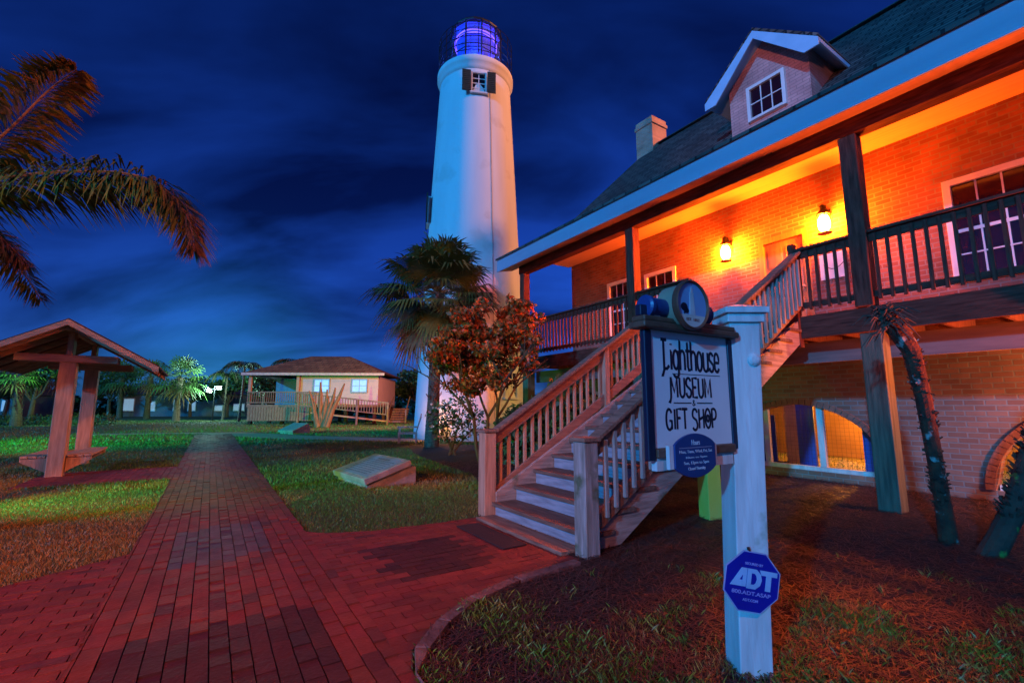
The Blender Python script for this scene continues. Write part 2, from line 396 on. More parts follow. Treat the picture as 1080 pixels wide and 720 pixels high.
def brick_tint(a, b, orient, key):
    if key in seen: return seen[key]
    k = rb.uniform(.75, 1.15)
    c = [0.215 * k, 0.036 * k * rb.uniform(.85, 1.2), 0.022 * k * rb.uniform(.85, 1.2)]
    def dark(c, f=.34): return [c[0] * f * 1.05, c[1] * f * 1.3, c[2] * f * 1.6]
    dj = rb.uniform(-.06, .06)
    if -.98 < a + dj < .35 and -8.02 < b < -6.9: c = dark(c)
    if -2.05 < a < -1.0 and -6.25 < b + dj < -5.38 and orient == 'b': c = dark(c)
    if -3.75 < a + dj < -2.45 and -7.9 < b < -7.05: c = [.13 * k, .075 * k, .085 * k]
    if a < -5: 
        f = min(1, (-5 - a) / 10); c = [c[0] * (1 - .1 * f), c[1] * (1 - .45 * f), c[2] * (1 + .5 * f)]  # dusk purple put into far bricks' colour, against green lamp spill
    if rb.random() < .06: c = dark(c, .6)
    seen[key] = c
    return c
L_, W_ = .205, .102
for orient, poly in PIECES:
    xs = [p[0] for p in poly]; ys = [p[1] for p in poly]
    if orient == 'a': u0, u1, v0, v1 = min(xs), max(xs), min(ys), max(ys)
    else: u0, u1, v0, v1 = min(ys), max(ys), min(xs), max(xs)
    for j in range(math.floor(v0 / W_) - 1, math.ceil(v1 / W_) + 1):
        off = (j % 2) * L_ * .5
        for i in range(math.floor((u0 - L_) / L_) - 1, math.ceil(u1 / L_) + 1):
            cu, cv = i * L_ + off, j * W_
            gp = .0035
            q = [(cu + gp, cv + gp), (cu + L_ - gp, cv + gp), (cu + L_ - gp, cv + W_ - gp), (cu + gp, cv + W_ - gp)]
            if orient == 'b': q = [(y, x) for x, y in q][::-1]
            ca, cb_ = (cu + L_ / 2, cv + W_ / 2) if orient == 'a' else (cv + W_ / 2, cu + L_ / 2)
            pz = clip(q, poly)
            if len(pz) < 3: continue
            ar = abs(sum(pz[k][0] * pz[(k + 1) % len(pz)][1] - pz[(k + 1) % len(pz)][0] * pz[k][1] for k in range(len(pz)))) / 2
            if ar < .0006: continue
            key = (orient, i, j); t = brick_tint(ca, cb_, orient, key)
            n = len(pz); h = .016 + (hash(key) % 100) / 100 * .004
            tl = ((hash(key) // 100) % 100 / 100 - .5) * .012
            vs = [(x, y, .002) for x, y in pz] + [(x, y, h + tl * (x - ca) / .1) for x, y in pz]
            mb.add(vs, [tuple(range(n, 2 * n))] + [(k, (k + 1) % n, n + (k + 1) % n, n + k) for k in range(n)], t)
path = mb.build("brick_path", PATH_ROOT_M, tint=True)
path.location = HP; path.rotation_euler = (0, 0, HROT)
tag(path, "red brick path", None, kind="structure")
JOINT = mat("joint_sand", (0.035, 0.022, 0.02), (0.02, 0.014, 0.013), .95, 12)
mb = MB()
for o_, poly in PIECES:
    mb.add([(x, y, .005) for x, y in poly], [tuple(range(len(poly)))])
bed = mb.build("path_bed", JOINT); bed.location = HP; bed.rotation_euler = (0, 0, HROT)
tag(bed, None, None, kind="structure")
# pale concrete edging along the curve of the path
mb = MB(); ed = FIL_R + [(.6, -6.67), (1.3, -6.67)]
ins = []
for i, p in enumerate(ed):
    d = Vector(ed[min(i + 1, len(ed) - 1)]) - Vector(ed[max(i - 1, 0)]); d.normalize()
    ins.append((Vector(p) + Vector((-d.y, d.x)) * .012, Vector(p) + Vector((-d.y, d.x)) * (.10 if i < 5 else .02)))
for i in range(len(ed) - 1):
    a, b = ins[i]; c, d = ins[i + 1]
    g_ = .004
    vs = [(p.x, p.y, z) for z in (0, .035) for p in (a.lerp(c, .02), a.lerp(c, .98), b.lerp(d, .98), b.lerp(d, .02))]
    mb.add(vs, [(4, 5, 6, 7), (0, 1, 5, 4), (1, 2, 6, 5), (2, 3, 7, 6), (3, 0, 4, 7)])
kb = mb.build("kerb", mat("pale_edging", (0.24, 0.13, 0.11), (0.12, 0.06, 0.055), .85, 9, bump=.5), bevel=.008)
kb.location = HP; kb.rotation_euler = (0, 0, HROT); tag(kb, None, None, kind="structure")

MULCH = [(-.66, -4.78), (-.60, -5.49), (-.45, -5.97), (-.24, -6.30), (.02, -6.55), (.25, -6.64), (9, -6.64), (9, 2.4), (-9.2, 2.4), (-12.2, .6), (-13.6, -.5),
         (-13.3, -1.66), (-10.5, -2.5), (-7.7, -2.9), (-5.95, -3.0), (-4.07, -3.8), (-2.62, -4.7)]
mu = MB().add([(x, y, .003) for x, y in MULCH], [tuple(range(len(MULCH)))]).build("mulch", mat("pine_mulch", (0.055, 0.02, 0.016), (0.02, 0.009, 0.009), .95, 7, (1, 3, 1), bump=1.0, detail=10))
mu.location = HP; mu.rotation_euler = (0, 0, HROT); tag(mu, None, None, kind="structure")
XP = [(-20.9, 22.2), (-17.0, 23.6), (-15.2, 23.4), (-11.0, 20.4), (-4.6, 18.6), (1.5, 18.3), (1.5, 20.2), (-4.8, 20.4), (-9.5, 22.2), (-14.6, 25.2), (-20.9, 23.9)]
xp = MB().add([(x, y, .010) for x, y in XP], [tuple(range(len(XP)))]).build("sandy_path", mat("packed_sand", (0.34, 0.26, 0.20), (0.22, 0.16, 0.12), .9, 4, bump=.3))
tag(xp, None, None, kind="structure")

# ------------------------------------------------------------------ brick house with porch
house = thing("brick_house", "red brick house with glowing raised porch, dark shingle roof and gabled dormer", "house", HP, HROT)
A0, A1, BW = -8.78, 7.0, 2.2
DZ = 2.78
def wall_front(z0, z1, b, holes, m, name, thick=.22):
    """wall in the a-z plane with openings: list of (a0,a1,zb,ztop_fn)"""
    mb = MB()
    cuts = sorted(holes); x = A0
    def slab(x0, x1, za, zb_):
        if x1 - x0 > 1e-4 and zb_ - za > 1e-4: mb.box(x0, x1, b, b + thick, za, zb_)
    for a0, a1, zb, fn in cuts:
        slab(x, a0, z0, z1)
        if zb > z0: slab(a0, a1, z0, zb)
        N = 1 if fn(a0 + 1e-3) == fn((a0 + a1) / 2) else 28
        for k in range(N):
            xa, xb = a0 + (a1 - a0) * k / N, a0 + (a1 - a0) * (k + 1) / N
            za, zc_ = fn(xa), fn(xb)
            vs = [(xa, y, z) for y in (b, b + thick) for z in (za, z1)] + [(xb, y, z) for y in (b, b + thick) for z in (zc_, z1)]
            mb.add(vs, [(0, 4, 5, 1), (2, 3, 7, 6), (0, 2, 6, 4), (1, 5, 7, 3)])
        x = a1
    slab(x, A1, z0, z1)
    return mb.build(name, m, house)
ARCH = [-6.3, -2.05, 2.2, 6.4]
AW, AS, AH = 1.5, .16, 1.27
def arch_fn(c): return lambda a: AS + AH * math.sqrt(max(0, 1 - ((a - c) / AW) ** 2))
wall_front(0, 2.28, BW, [(c - AW, min(c + AW, A1), AS, arch_fn(c)) for c in ARCH[:3]], LOWERB, "lower_wall")
WIN = [(-7.12, -6.18, 3.32, 5.06), (-5.69, -4.66, 3.32, 5.0), (.56, 1.62, 3.32, 5.04), (4.3, 5.36, 3.32, 5.04)]
DOOR = (-2.5, -1.5, DZ, 4.98)
wall_front(DZ, 6.14, BW, [(a0, a1, z0, (lambda z: (lambda a: z))(z1)) for a0, a1, z0, z1 in WIN + [DOOR]], BRICK, "porch_wall")
# arch rings
for c in ARCH[:3]:
    mb = MB(); N = 44
    for k in range(N):
        t0, t1 = math.pi * (k + .06) / N, math.pi * (k + .94) / N
        vs = []
        for t in (t0, t1):
            for r in (0, .11):
                vs += [(c + (AW + r) * math.cos(t), y, AS + (AH + r) * math.sin(t)) for y in (BW - .018, BW + .05)]
        mb.add(vs, [(0, 2, 6, 4), (1, 5, 7, 3), (0, 1, 3, 2), (4, 6, 7, 5), (0, 4, 5, 1), (2, 3, 7, 6)])
    mb.build("brick_arch", mat("arch_brick", (0.36, 0.15, 0.10), (0.25, 0.09, 0.06), .8, 6, bump=.3), house)
# gable and back walls
for xg, nm in ((A0, "gable_wall"), (A1, "gable_wall")):
    prof = [(BW + .225, 0), (11.0, 0), (11.0, 7.5), (6.6, 11.62), (2.45, 7.7), (BW + .225, 7.4)]
    mb = MB().prism(prof, (xg, 0, 0), (0, 1, 0), (0, 0, 1), (1, 0, 0), 0 if xg < 0 else -.22, .22 if xg < 0 else 0)
    mb.build(nm, BRICKY, house)
MB().box(A0 + .23, A1 - .23, 10.78, 11.0, 0, 7.5).build("back_wall", BRICK, house)
MB().box(A0 + .23, A1 - .23, BW + .225, 10.77, 2.45, 2.75).build("upper_floor", DARKWOODX, house)
# basement: floor, piers and orange-lit room
MB().box(A0 + .25, A1 - .25, BW + .23, 10.7, -.02, .02).build("basement_floor", mat("concrete_floor", (0.30, 0.27, 0.23), (0.2, 0.18, 0.15), .8, 3), house)
MB().box(A0 + .25, A1 - .25, 6.8, 6.95, .03, 2.44).build("basement_wall", mat("plaster", (0.30, 0.19, 0.11), (0.22, 0.13, 0.07), .8, 2), house)
bd = MB().box(-2.25, -1.55, 6.72, 6.79, .03, 2.0).build("basement_door", DARKWOOD, house)
MB().box(-2.4, -2.27, 6.70, 6.795, .03, 2.1).box(-1.53, -1.4, 6.70, 6.795, .03, 2.1).box(-2.4, -1.4, 6.70, 6.795, 2.11, 2.24).build("door_trim", WHITE, bd)
for x in (-3.2, -1.05, .9):
    MB().box(x - .16, x + .16, 4.4, 4.72, .03, 2.44).build("basement_pier", mat("pier_paint", (0.5, 0.33, 0.18), (0.4, 0.25, 0.13), .8, 4), house)
for c in ARCH[:3]:
    fr = MB()
    for da in (-.62, .42):
        z1 = arch_fn(c)(c + da) 
        fr.box(c + da - .055, c + da + .055, BW + .07, BW + .15, AS + .085, z1 + .05)
    fr.box(c - AW + .03, c + AW - .03, BW + .06, BW + .17, AS + .002, AS + .08)
    frame = fr.build("arch_frame", WHITEW, house)
    mb = MB()
    x = c - AW + .06
    while x < c + AW - .03:
        mb.beam((x, BW + .115, AS + .082), (x, BW + .115, arch_fn(c)(x)), .0032, .0032, (0, 1, 0)); x += .075
    z = AS + .16
    while z < AS + AH - .04:
        w = AW * math.sqrt(1 - ((z - AS) / AH) ** 2)
        mb.beam((c - w, BW + .118, z), (c + w, BW + .118, z), .0032, .0032); z += .075
    mb.build("wire_mesh", DARKMET, frame)
for a0, a1, b_, z1 in ((-3.45, -2.75, 2.75, 1.2), (-2.55, -2.2, 3.3, 1.5), (-1.05, -.5, 2.55, .98)):
    MB().box(a0, a1, b_, b_ + .05, .03, z1).build("screen_panel", MESHB, house)
lamp("basement_lamp", 'POINT', (-1.7, 5.6, 1.5), 520, (1.0, .33, .03), .08, parent=house)
lamp("basement_lamp", 'POINT', (-2.9, 3.1, 1.9), 9, (.05, .15, 1.0), .08, parent=house)
lamp("basement_lamp", 'POINT', (2.2, 4.2, 2.0), 25, (.1, .55, .9), .08, parent=house)
# porch deck
dk = MB(); y = .02
while y < BW - .1:
    dk.box(A0 + .3, A1, y, y + .134, DZ - .04, DZ); y += .14
dk.build("deck_boards", WOODX, house)
jb = MB(); x = A0 + .5
while x < A1:
    jb.box(x - .02, x + .02, .04, BW - .02, DZ - .27, DZ - .043); x += .6
jb.build("joists", DARKWOOD, house)
MB().box(A0 + .28, A1, -.03, .015, 2.43, DZ - .005).build("rim_board", DARKWOODX, house, bevel=.004)
MB().box(A0 + .28, A1, .5, .58, 2.09, 2.42).build("girder", mat("grey_girder", (0.20, 0.15, 0.13), (0.12, 0.09, 0.08), .7, 3, (.5, 5, 5)), house)
MB().box(A0 + .28, A1, BW - .05, BW - .003, 2.29, DZ - .045).build("ledger_board", DARKWOODX, house)
# porch posts
POSTS = [-8.4, -4.15, .1, 4.35]
for i, p in enumerate(POSTS):
    MB().box(p - .13, p + .13, .025, .285, 0, 2.425).build("lower_post", POSTWOOD, house, bevel=.012)
    MB().box(p - .11, p + .11, -.085, .135, DZ + .002, 5.34).build("porch_post", DARKWOOD, house, bevel=.012)
# railings
def porch_rail(a0, a1):
    r = MB().box(a0, a1, -.07, .07, 3.82, 3.86).build("porch_railing", DARKWOODX, house, bevel=.004)
    MB().box(a0, a1, -.02, .02, 3.70, 3.818).build("top_rail", DARKWOODX, r)
    MB().box(a0, a1, -.02, .02, 2.90, 2.99).build("bottom_rail", DARKWOODX, r)
    n = max(2, round((a1 - a0) / .137)); base = None
    for k in range(n):
        x = a0 + (k + .5) * (a1 - a0) / n
        if base is None:
            base = MB().box(-.019, .019, -.058, -.021, 2.86, 3.80).build("baluster", DARKWOOD, r); o = base
        else:
            o = base.copy(); COL.objects.link(o); o.parent = r
        o.location = (x, 0, 0)
for a0, a1 in ((-8.28, -4.27), (-4.03, -2.70), (-.78, -.02), (.22, 4.23), (4.47, 6.9)): porch_rail(a0, a1)
MB().box(-.85, -.77, -.08, .04, 2.3, 3.95).build("rail_post", DARKWOOD, house)
# porch roof: beam, ceiling, soffit, fascia
MB().box(-8.55, A1, -.09, .14, 5.345, 5.60).build("porch_beam", DARKWOODX, house, bevel=.006)
MB().box(-8.53, A1 - .02, .03, .12, 5.605, 6.03).build("beam_riser", WHITE, house)
MB().box(-8.9, A1, .125, BW - .005, 6.035, 6.10).build("porch_ceiling", CEIL, house)
MB().add([(-9.08, -.50, 5.50), (A1, -.50, 5.50), (A1, .02, 5.61), (-9.08, .02, 5.61), (-9.08, -.50, 5.54), (A1, -.50, 5.54), (A1, .02, 5.65), (-9.08, .02, 5.65)],
         [(0, 3, 2, 1), (4, 5, 6, 7), (0, 1, 5, 4), (1, 2, 6, 5), (2, 3, 7, 6), (3, 0, 4, 7)]).build("soffit", CEIL, house)
MB().box(-9.1, A1 + .1, -.54, -.503, 5.48, 5.86).build("fascia", FASC, house, bevel=.004)
def slope_slab(a0, a1, b0, z0, b1, z1, th):
    return MB().prism([(b0, z0), (b1, z1), (b1, z1 - th), (b0, z0 - th)], (0, 0, 0), (0, 1, 0), (0, 0, 1), (1, 0, 0), a0, a1)
pr = slope_slab(-9.12, A1 + .12, -.58, 5.90, 2.32, 7.62, .06).build("porch_roof", SHING, house)
MB().prism([(-.5, 5.66), (.02, 5.66), (.02, 6.12), (2.2, 6.12), (2.2, 7.44), (-.5, 5.86)], (0, 0, 0), (0, 1, 0), (0, 0, 1), (1, 0, 0), -9.08, -9.0).build("porch_gable", WHITE, house)
mr = slope_slab(-9.14, A1 + .14, 2.26, 7.56, 6.6, 11.74, .10).build("main_roof", SHING, house)
slope_slab(-9.14, A1 + .14, 6.601, 11.74, 11.5, 7.06, .10).build("rear_roof", SHING, house)
MB().beam((-9.15, 6.6, 11.75), (A1 + .15, 6.6, 11.75), .3, .03).build("ridge_cap", mat("ridge_shingle", (0.06, 0.06, 0.06), (0.035, 0.035, 0.035), .9, 9), mr)
MB().prism([(2.3, 7.46), (6.6, 11.62), (6.6, 11.38), (2.3, 7.22)], (0, 0, 0), (0, 1, 0), (0, 0, 1), (1, 0, 0), -9.16, -9.143).build("rake_board", WHITE, mr)
# chimney
ch = MB().box(-9.25, -8.42, 6.2, 7.05, 9.4, 12.55).box(-9.29, -8.38, 6.16, 7.09, 12.551, 12.68).box(-9.25, -8.42, 6.2, 7.05, 12.681, 12.86).build("chimney", CHIM, house)
MB().box(-9.0, -8.67, 6.45, 6.8, 12.861, 12.98).build("flue", mat("clay_flue", (0.3, 0.15, 0.1), rough=.8), ch)
# dormer
DC, DW, DB = -2.17, .89, 2.45
dz = lambda x: 9.88 - .85 * abs(x - DC)
dorm = MB().prism([(DC - DW, 7.62), (DC + DW, 7.62), (DC + DW, dz(DC + DW) - .09), (DC, 9.78), (DC - DW, dz(DC - DW) - .09)], (0, DB, 0), (1, 0, 0), (0, 0, 1), (0, 1, 0), 0, .16).build("dormer", PINKB, house)
for s in (-1, 1):
    x = DC + s * DW
    MB().prism([(DB + .163, 7.62), (DB + .163, 9.03), (4.0, 9.03), (3.95, 9.1)], (x, 0, 0), (0, 1, 0), (0, 0, 1), (1, 0, 0), min(0, -s * .12), max(0, -s * .12)).build("dormer_cheek", PINKBY, dorm)
    e = DC + s * 1.26
    top = [Vector((DC, 2.02, 9.90)), Vector((e, 2.02, 9.90 - .85 * 1.26)), Vector((e, 3.6, 9.90 - .85 * 1.26)), Vector((DC, 4.75, 9.90))]
    vs = top + [p - Vector((0, 0, .07)) for p in top]
    MB().add(vs, [(0, 1, 2, 3), (7, 6, 5, 4), (0, 4, 5, 1), (1, 5, 6, 2), (2, 6, 7, 3), (3, 7, 4, 0)]).build("dormer_roof", SHING, dorm)
    vs = [p - Vector((0, 0, .073)) + Vector((-s * .03 if i in (1, 2) else 0, .02 if i in (0, 1) else 0, 0)) for i, p in enumerate(top)]
    vs = vs + [p - Vector((0, 0, .03)) for p in vs]
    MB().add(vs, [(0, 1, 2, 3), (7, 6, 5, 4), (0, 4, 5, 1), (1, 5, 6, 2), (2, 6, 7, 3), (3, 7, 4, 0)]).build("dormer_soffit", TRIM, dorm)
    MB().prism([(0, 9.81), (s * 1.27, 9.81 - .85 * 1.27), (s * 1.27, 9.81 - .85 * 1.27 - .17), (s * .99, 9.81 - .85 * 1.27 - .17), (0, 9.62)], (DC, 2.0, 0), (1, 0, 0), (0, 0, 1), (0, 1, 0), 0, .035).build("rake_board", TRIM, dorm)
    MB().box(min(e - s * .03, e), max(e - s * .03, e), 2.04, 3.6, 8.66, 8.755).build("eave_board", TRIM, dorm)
def window(a0, a1, z0, z1, b, cols, rows, parent, glass, name="window", fw=.075, sash=True):
    f = MB()
    f.box(a0, a0 + fw, b - .035, b + .06, z0, z1).box(a1 - fw, a1, b - .035, b + .06, z0, z1)
    f.box(a0 + fw, a1 - fw, b - .035, b + .06, z1 - fw, z1).box(a0 + fw, a1 - fw, b - .045, b + .06, z0, z0 + fw * .8)
    fr = f.build(name, WHITE, parent, bevel=.004)
    i0, i1, j0, j1 = a0 + fw, a1 - fw, z0 + fw * .8, z1 - fw
    MB().box(i0, i1, b + .03, b + .036, j0, j1).build("pane", glass, fr)
    mb = MB()
    for k in range(1, cols): x = i0 + (i1 - i0) * k / cols; mb.box(x - .011, x + .011, b + .012, b + .028, j0, j1)
    for k in range(1, rows):
        z = j0 + (j1 - j0) * k / rows; w = .026 if (sash and k * 2 == rows) else .011
        mb.box(i0, i1, b + .008, b + .026, z - w, z + w)
    mb.build("muntins", WHITE, fr)
    return fr
for a0, a1, z0, z1 in WIN: window(a0, a1, z0, z1, BW, 3, 4, house, GLASSRED, fw=.10)
window(DC - .44, DC + .42, 7.93, 8.79, DB - .05, 3, 2, dorm, GLASSRED, sash=False)
# entrance door
dr = MB().box(DOOR[0] + .1, DOOR[1] - .1, BW + .05, BW + .10, DZ, 4.86).build("entrance_door", ORANGEW, house)
pm = MB()
for x0, x1 in ((-2.33, -2.04), (-1.96, -1.67)):
    for z0, z1 in ((2.98, 3.55), (3.7, 4.2), (4.32, 4.72)): pm.box(x0, x1, BW + .035, BW + .048, z0, z1)
pm.build("door_panels", ORANGEW, dr, bevel=.008)
MB().box(DOOR[0], DOOR[0] + .098, BW - .03, BW + .1, DZ, 4.98).box(DOOR[1] - .098, DOOR[1], BW - .03, BW + .1, DZ, 4.98).box(DOOR[0] + .1, DOOR[1] - .1, BW - .03, BW + .1, 4.863, 4.98).build("door_frame", ORANGEW, dr)
MB().lathe([(.0, 0), (.03, .01), (.035, .03), (.02, .055)], 12, (0, 0, 0)).build("handle", BRASS, dr).matrix_local = Matrix.Translation((-1.66, BW + .045, 3.8)) @ Matrix.Rotation(R(90), 4, 'X')
# lanterns beside the door
LAMPG = mat("lantern_glass", (0.9, 0.7, 0.4), rough=.3, emit=(1.0, .125, .003), es=2200)
def lantern(a, z):
    y = BW - .19; k_ = 1.3
    def sc(v): return (a + (v[0] - a) * k_, BW + (v[1] - BW) * 1.0 + (0 if v[1] > BW - .1 else (v[1] - y) * .3), z + (v[2] - z) * k_)
    f = MB().lathe([(.085, -.16), (.10, -.15), (.085, -.14)], 12, (a, y, z)).lathe([(.085, .135), (.075, .17), (.045, .21), (.04, .26), (.05, .27), (.0, .31)], 12, (a, y, z))
    for k in range(6):
        t = 2 * math.pi * k / 6
        f.tube([(a + .085 * math.cos(t), y + .085 * math.sin(t), z - .15), (a + .115 * math.cos(t), y + .115 * math.sin(t), z), (a + .105 * math.cos(t), y + .105 * math.sin(t), z + .13)], .006, 5)
    f.tube([(a, y, z + .25), (a, y + .08, z + .30), (a, BW - .01, z + .18)], .012, 6).box(a - .05, a + .05, BW - .02, BW - .002, z - .02, z + .24)
    f.v = [sc(v) for v in f.v]
    o = f.build("wall_lantern", DARKMET, house)
    MB().lathe([(.055, -.15), (.095, -.09), (.105, 0), (.09, .10), (.065, .15)], 16, (a, y, z)).build("lantern_glass", LAMPG, o, smooth=True)
lantern(-3.16, 4.88); lantern(-1.12, 4.88)
pb = MB().box(-1.33, -.87, BW - .03, BW - .004, 3.82, 4.32).build("notice_board", WHITE, house, bevel=.004)
MB().tube([(-1.25 + .34 * t, BW - .045, 4.1 - .10 * math.sin(math.pi * t)) for t in [k / 8 for k in range(9)]], .006, 5).build("cord", DARKMET, pb)

# ------------------------------------------------------------------ staircase
st = thing("wooden_staircase", "weathered wooden staircase with baluster handrails climbing from brick path to porch", "staircase", HP, HROT)
SA0, SA1, SB0, SB1 = -2.66, -.72, -4.50, -.04
NR = 15
rise = (DZ - .02) / NR; run = (SB1 - SB0) / (NR - 1)
for s_, xx in ((0, SA0 + .09), (1, SA1 - .09)):
    MB().prism([(SB0 + .02, .02), (SB0 + .02, .30), (SB1, DZ - .06), (SB1, DZ - .42), (SB0 + .42, .02)], (xx - .03, 0, 0), (0, 1, 0), (0, 0, 1), (1, 0, 0), 0, .06).build("stringer", GREYWOODX, st, bevel=.004)
tb = rbm = None
for k in range(NR - 1):
    y = SB0 + run * k; z = rise * (k + 1)
    o = MB().box(SA0 + .03, SA1 - .03, -.035, run + .0, -.045, 0).build("tread", mat("worn_tread_wood", (0.20, 0.125, 0.085), (0.085, 0.05, 0.035), .75, 5, (.7, 6, 6), bump=.4), st, bevel=.006) if tb is None else tb.copy()
    if tb is None: tb = o
    else: COL.objects.link(o); o.parent = st
    o.location = (0, y, z)
    o = MB().box(SA0 + .135, SA1 - .135, .0, .022, -rise + .002, -.047).build("riser", mat("blue_grey_riser", (0.30, 0.36, 0.42), (0.17, 0.20, 0.23), .7, 4, (.7, 6, 6), bump=.3), st) if rbm is None else rbm.copy()
    if rbm is None: rbm = o
    else: COL.objects.link(o); o.parent = st
    o.location = (0, y, z)
MB().box(SA0 + .17, SA1 - .12, SB0 - .30, SB0 - .05, 0.004, .05).build("sill_board", WOODX, st, bevel=.006)
def stair_rail(x, wood, woodb, flip):
    zr = lambda y: 1.06 + (y - SB0) * (3.80 - 1.06) / (SB1 - SB0)
    for y, w, h in ((SB0 - .06, .17, 1.06), ):
        nb = MB().box(x - w / 2, x + w / 2, y - w / 2, y + w / 2, 0, h).build("newel_post", wood, st, bevel=.008)
        MB().box(x - w / 2 - .025, x + w / 2 + .025, y - w / 2 - .025, y + w / 2 + .025, h + .001, h + .04).build("newel_cap", WOODX, nb, bevel=.006)
    MB().box(x - .05, x + .05, -2.45, -2.35, 1.0, zr(-2.4) - .02).build("middle_post", wood, st, bevel=.006)
    MB().beam((x, SB0 + .02, zr(SB0) + .0), (x, SB1, zr(SB1) + .0), .15, .042).build("handrail", WOODX, st, bevel=.006)
    MB().beam((x + .0, SB0 + .04, zr(SB0) - .10), (x + .0, SB1, zr(SB1) - .105), .038, .13).build("upper_rail", woodb, st, bevel=.004)
    MB().beam((x + .0, SB0 + .04, zr(SB0) - .80), (x + .0, SB1, zr(SB1) - .81), .038, .14).build("lower_rail", woodb, st, bevel=.004)
    n = 33; base = None
    for k in range(n):
        y = SB0 + .1 + (k + .5) * (SB1 - SB0 - .12) / n
        if abs(y + 2.4) < .07: continue
        if base is None:
            base = MB().box(-.019, .019, -.019, .019, -.83, -.09).build("baluster", wood, st); o = base
        else: o = base.copy(); COL.objects.link(o); o.parent = st
        o.location = (x + flip * .039, y, zr(y))
stair_rail(SA0 + .02, CEDAR, mat("red_lit_wood", (0.36, 0.19, 0.12), (0.22, 0.10, 0.07), .7, 5, (6, .7, 6), bump=.3), -1)  # left rail boards carry the street lamp's red in their colour
stair_rail(SA1 - .02, GREYWOOD, WOODX, 1)
dm = MB().box(-2.3, -1.28, -5.16, -4.88, .022, .034).build("doormat", BLACKR, bevel=.004)
dm.location = HP; dm.rotation_euler = (0, 0, HROT)
tag(dm, "dark rectangular rubber mat on the brick path before the stairs", "mat")

# ------------------------------------------------------------------ lighthouse
LX, LY = -1.86, 21.3
lh = thing("lighthouse", "tall white tapering lighthouse with blue-lit lantern room", "lighthouse", (LX, LY, 0))
def lr(z): return 2.58 - .0455 * z - .00045 * max(0, z - 6) ** 2
MB().lathe([(lr(z) + (.0), z) for z in (0, .6, 2, 4, 6, 8, 10, 12, 14, 16, 17.25)], 64).build("tower", STUCCO, lh, smooth=True)
MB().lathe([(lr(17.2) + .01, 17.05), (1.80, 17.22), (1.88, 17.40), (1.90, 17.42), (1.90, 17.66), (1.86, 17.70), (1.2, 17.72)], 64).build("gallery", STUCCO, lh, smooth=True).data.polygons.foreach_get
gr = MB()
for zz in (17.95, 18.3, 18.68, 19.06, 19.42):
    gr.tube([(1.84 * math.cos(t), 1.84 * math.sin(t), zz) for t in [2 * math.pi * k / 48 for k in range(49)]], .018, 5)
for k in range(20):
    t = 2 * math.pi * (k + .5) / 20
    gr.tube([(1.84 * math.cos(t), 1.84 * math.sin(t), 17.70), (1.84 * math.cos(t), 1.84 * math.sin(t), 19.45)], .02, 5)
gr.build("gallery_railing", DARKMET, lh)
NL = 10; RL = 1.27
lm = MB()
lm.lathe([(RL, 17.72), (RL + .03, 17.74), (RL + .03, 17.98), (RL - .06, 18.0)], NL)
for k in range(NL):
    t = 2 * math.pi * k / NL
    lm.tube([(RL * math.cos(t), RL * math.sin(t), 17.95), (RL * math.cos(t), RL * math.sin(t), 20.05)], .035, 6)
for zz in (18.65, 19.35):
    lm.tube([(RL * math.cos(2 * math.pi * k / NL), RL * math.sin(2 * math.pi * k / NL), zz) for k in range(NL + 1)], .022, 5)
lroom = lm.build("lantern_room", DARKMET, lh)
MB().lathe([(RL - .02, 18.0), (RL - .02, 20.05)], NL, caps=False).build("lantern_glazing", glassmat("lantern_room_glass", (.6, .7, 1.0), .03, .10), lroom)
MB().lathe([(.02, 20.0), (RL - .05, 20.04), (RL - .05, 20.06), (.02, 20.45)], NL).build("lantern_ceiling", mat("blue_lit_ceiling", (.12, .2, .85), rough=.6), lroom)  # lamps' blue light put into the white ceiling's colour
MB().lathe([(RL + .06, 20.05), (RL + .08, 20.10), (RL + .0, 20.22), (.5, 20.75), (.16, 20.95), (.13, 21.05), (.18, 21.15), (.14, 21.28), (.02, 21.34)], NL * 2).build("lantern_roof", mat("black_copper", (0.018, 0.018, 0.02), rough=.5), lh)
MB().lathe([(.3, 17.73), (.22, 17.8), (.2, 18.35), (.32, 18.4)], 16).build("lamp_pedestal", WHITE, lroom)
MB().lathe([(.18, 18.42), (.33, 18.55), (.36, 18.8), (.30, 19.05), (.14, 19.2)], 16).build("beacon_lens", mat("beacon_glow", (.5, .7, 1), emit=(.35, .65, 1.0), es=3.5), lroom, smooth=True)
mb = MB()
for zz in (19.55, 19.72): mb.tube([(1.06 * math.cos(t), 1.06 * math.sin(t), zz) for t in [2 * math.pi * k / 30 for k in range(31)]], .03, 6)
mb.build("tube_light", mat("violet_tube", (.3, .2, .9), emit=(.13, .06, 1.0), es=2.6), lroom)
MB().lathe([(.95, 18.02), (.95, 20.0)], 24, caps=False).build("inner_curtain", mat("blue_lit_curtain", (.06, .12, .85), (.04, .08, .7), .7, 3), lroom)  # white curtain coloured with the blue light falling on it
for t in (0, 1, 2, 3, 4):
    lamp("lantern_room_light", 'POINT', (1.12 * math.cos(1.2566 * t - 1.57), 1.12 * math.sin(1.2566 * t - 1.57), 18.15), 120, (.04, .12, 1.0), .03, parent=lh)
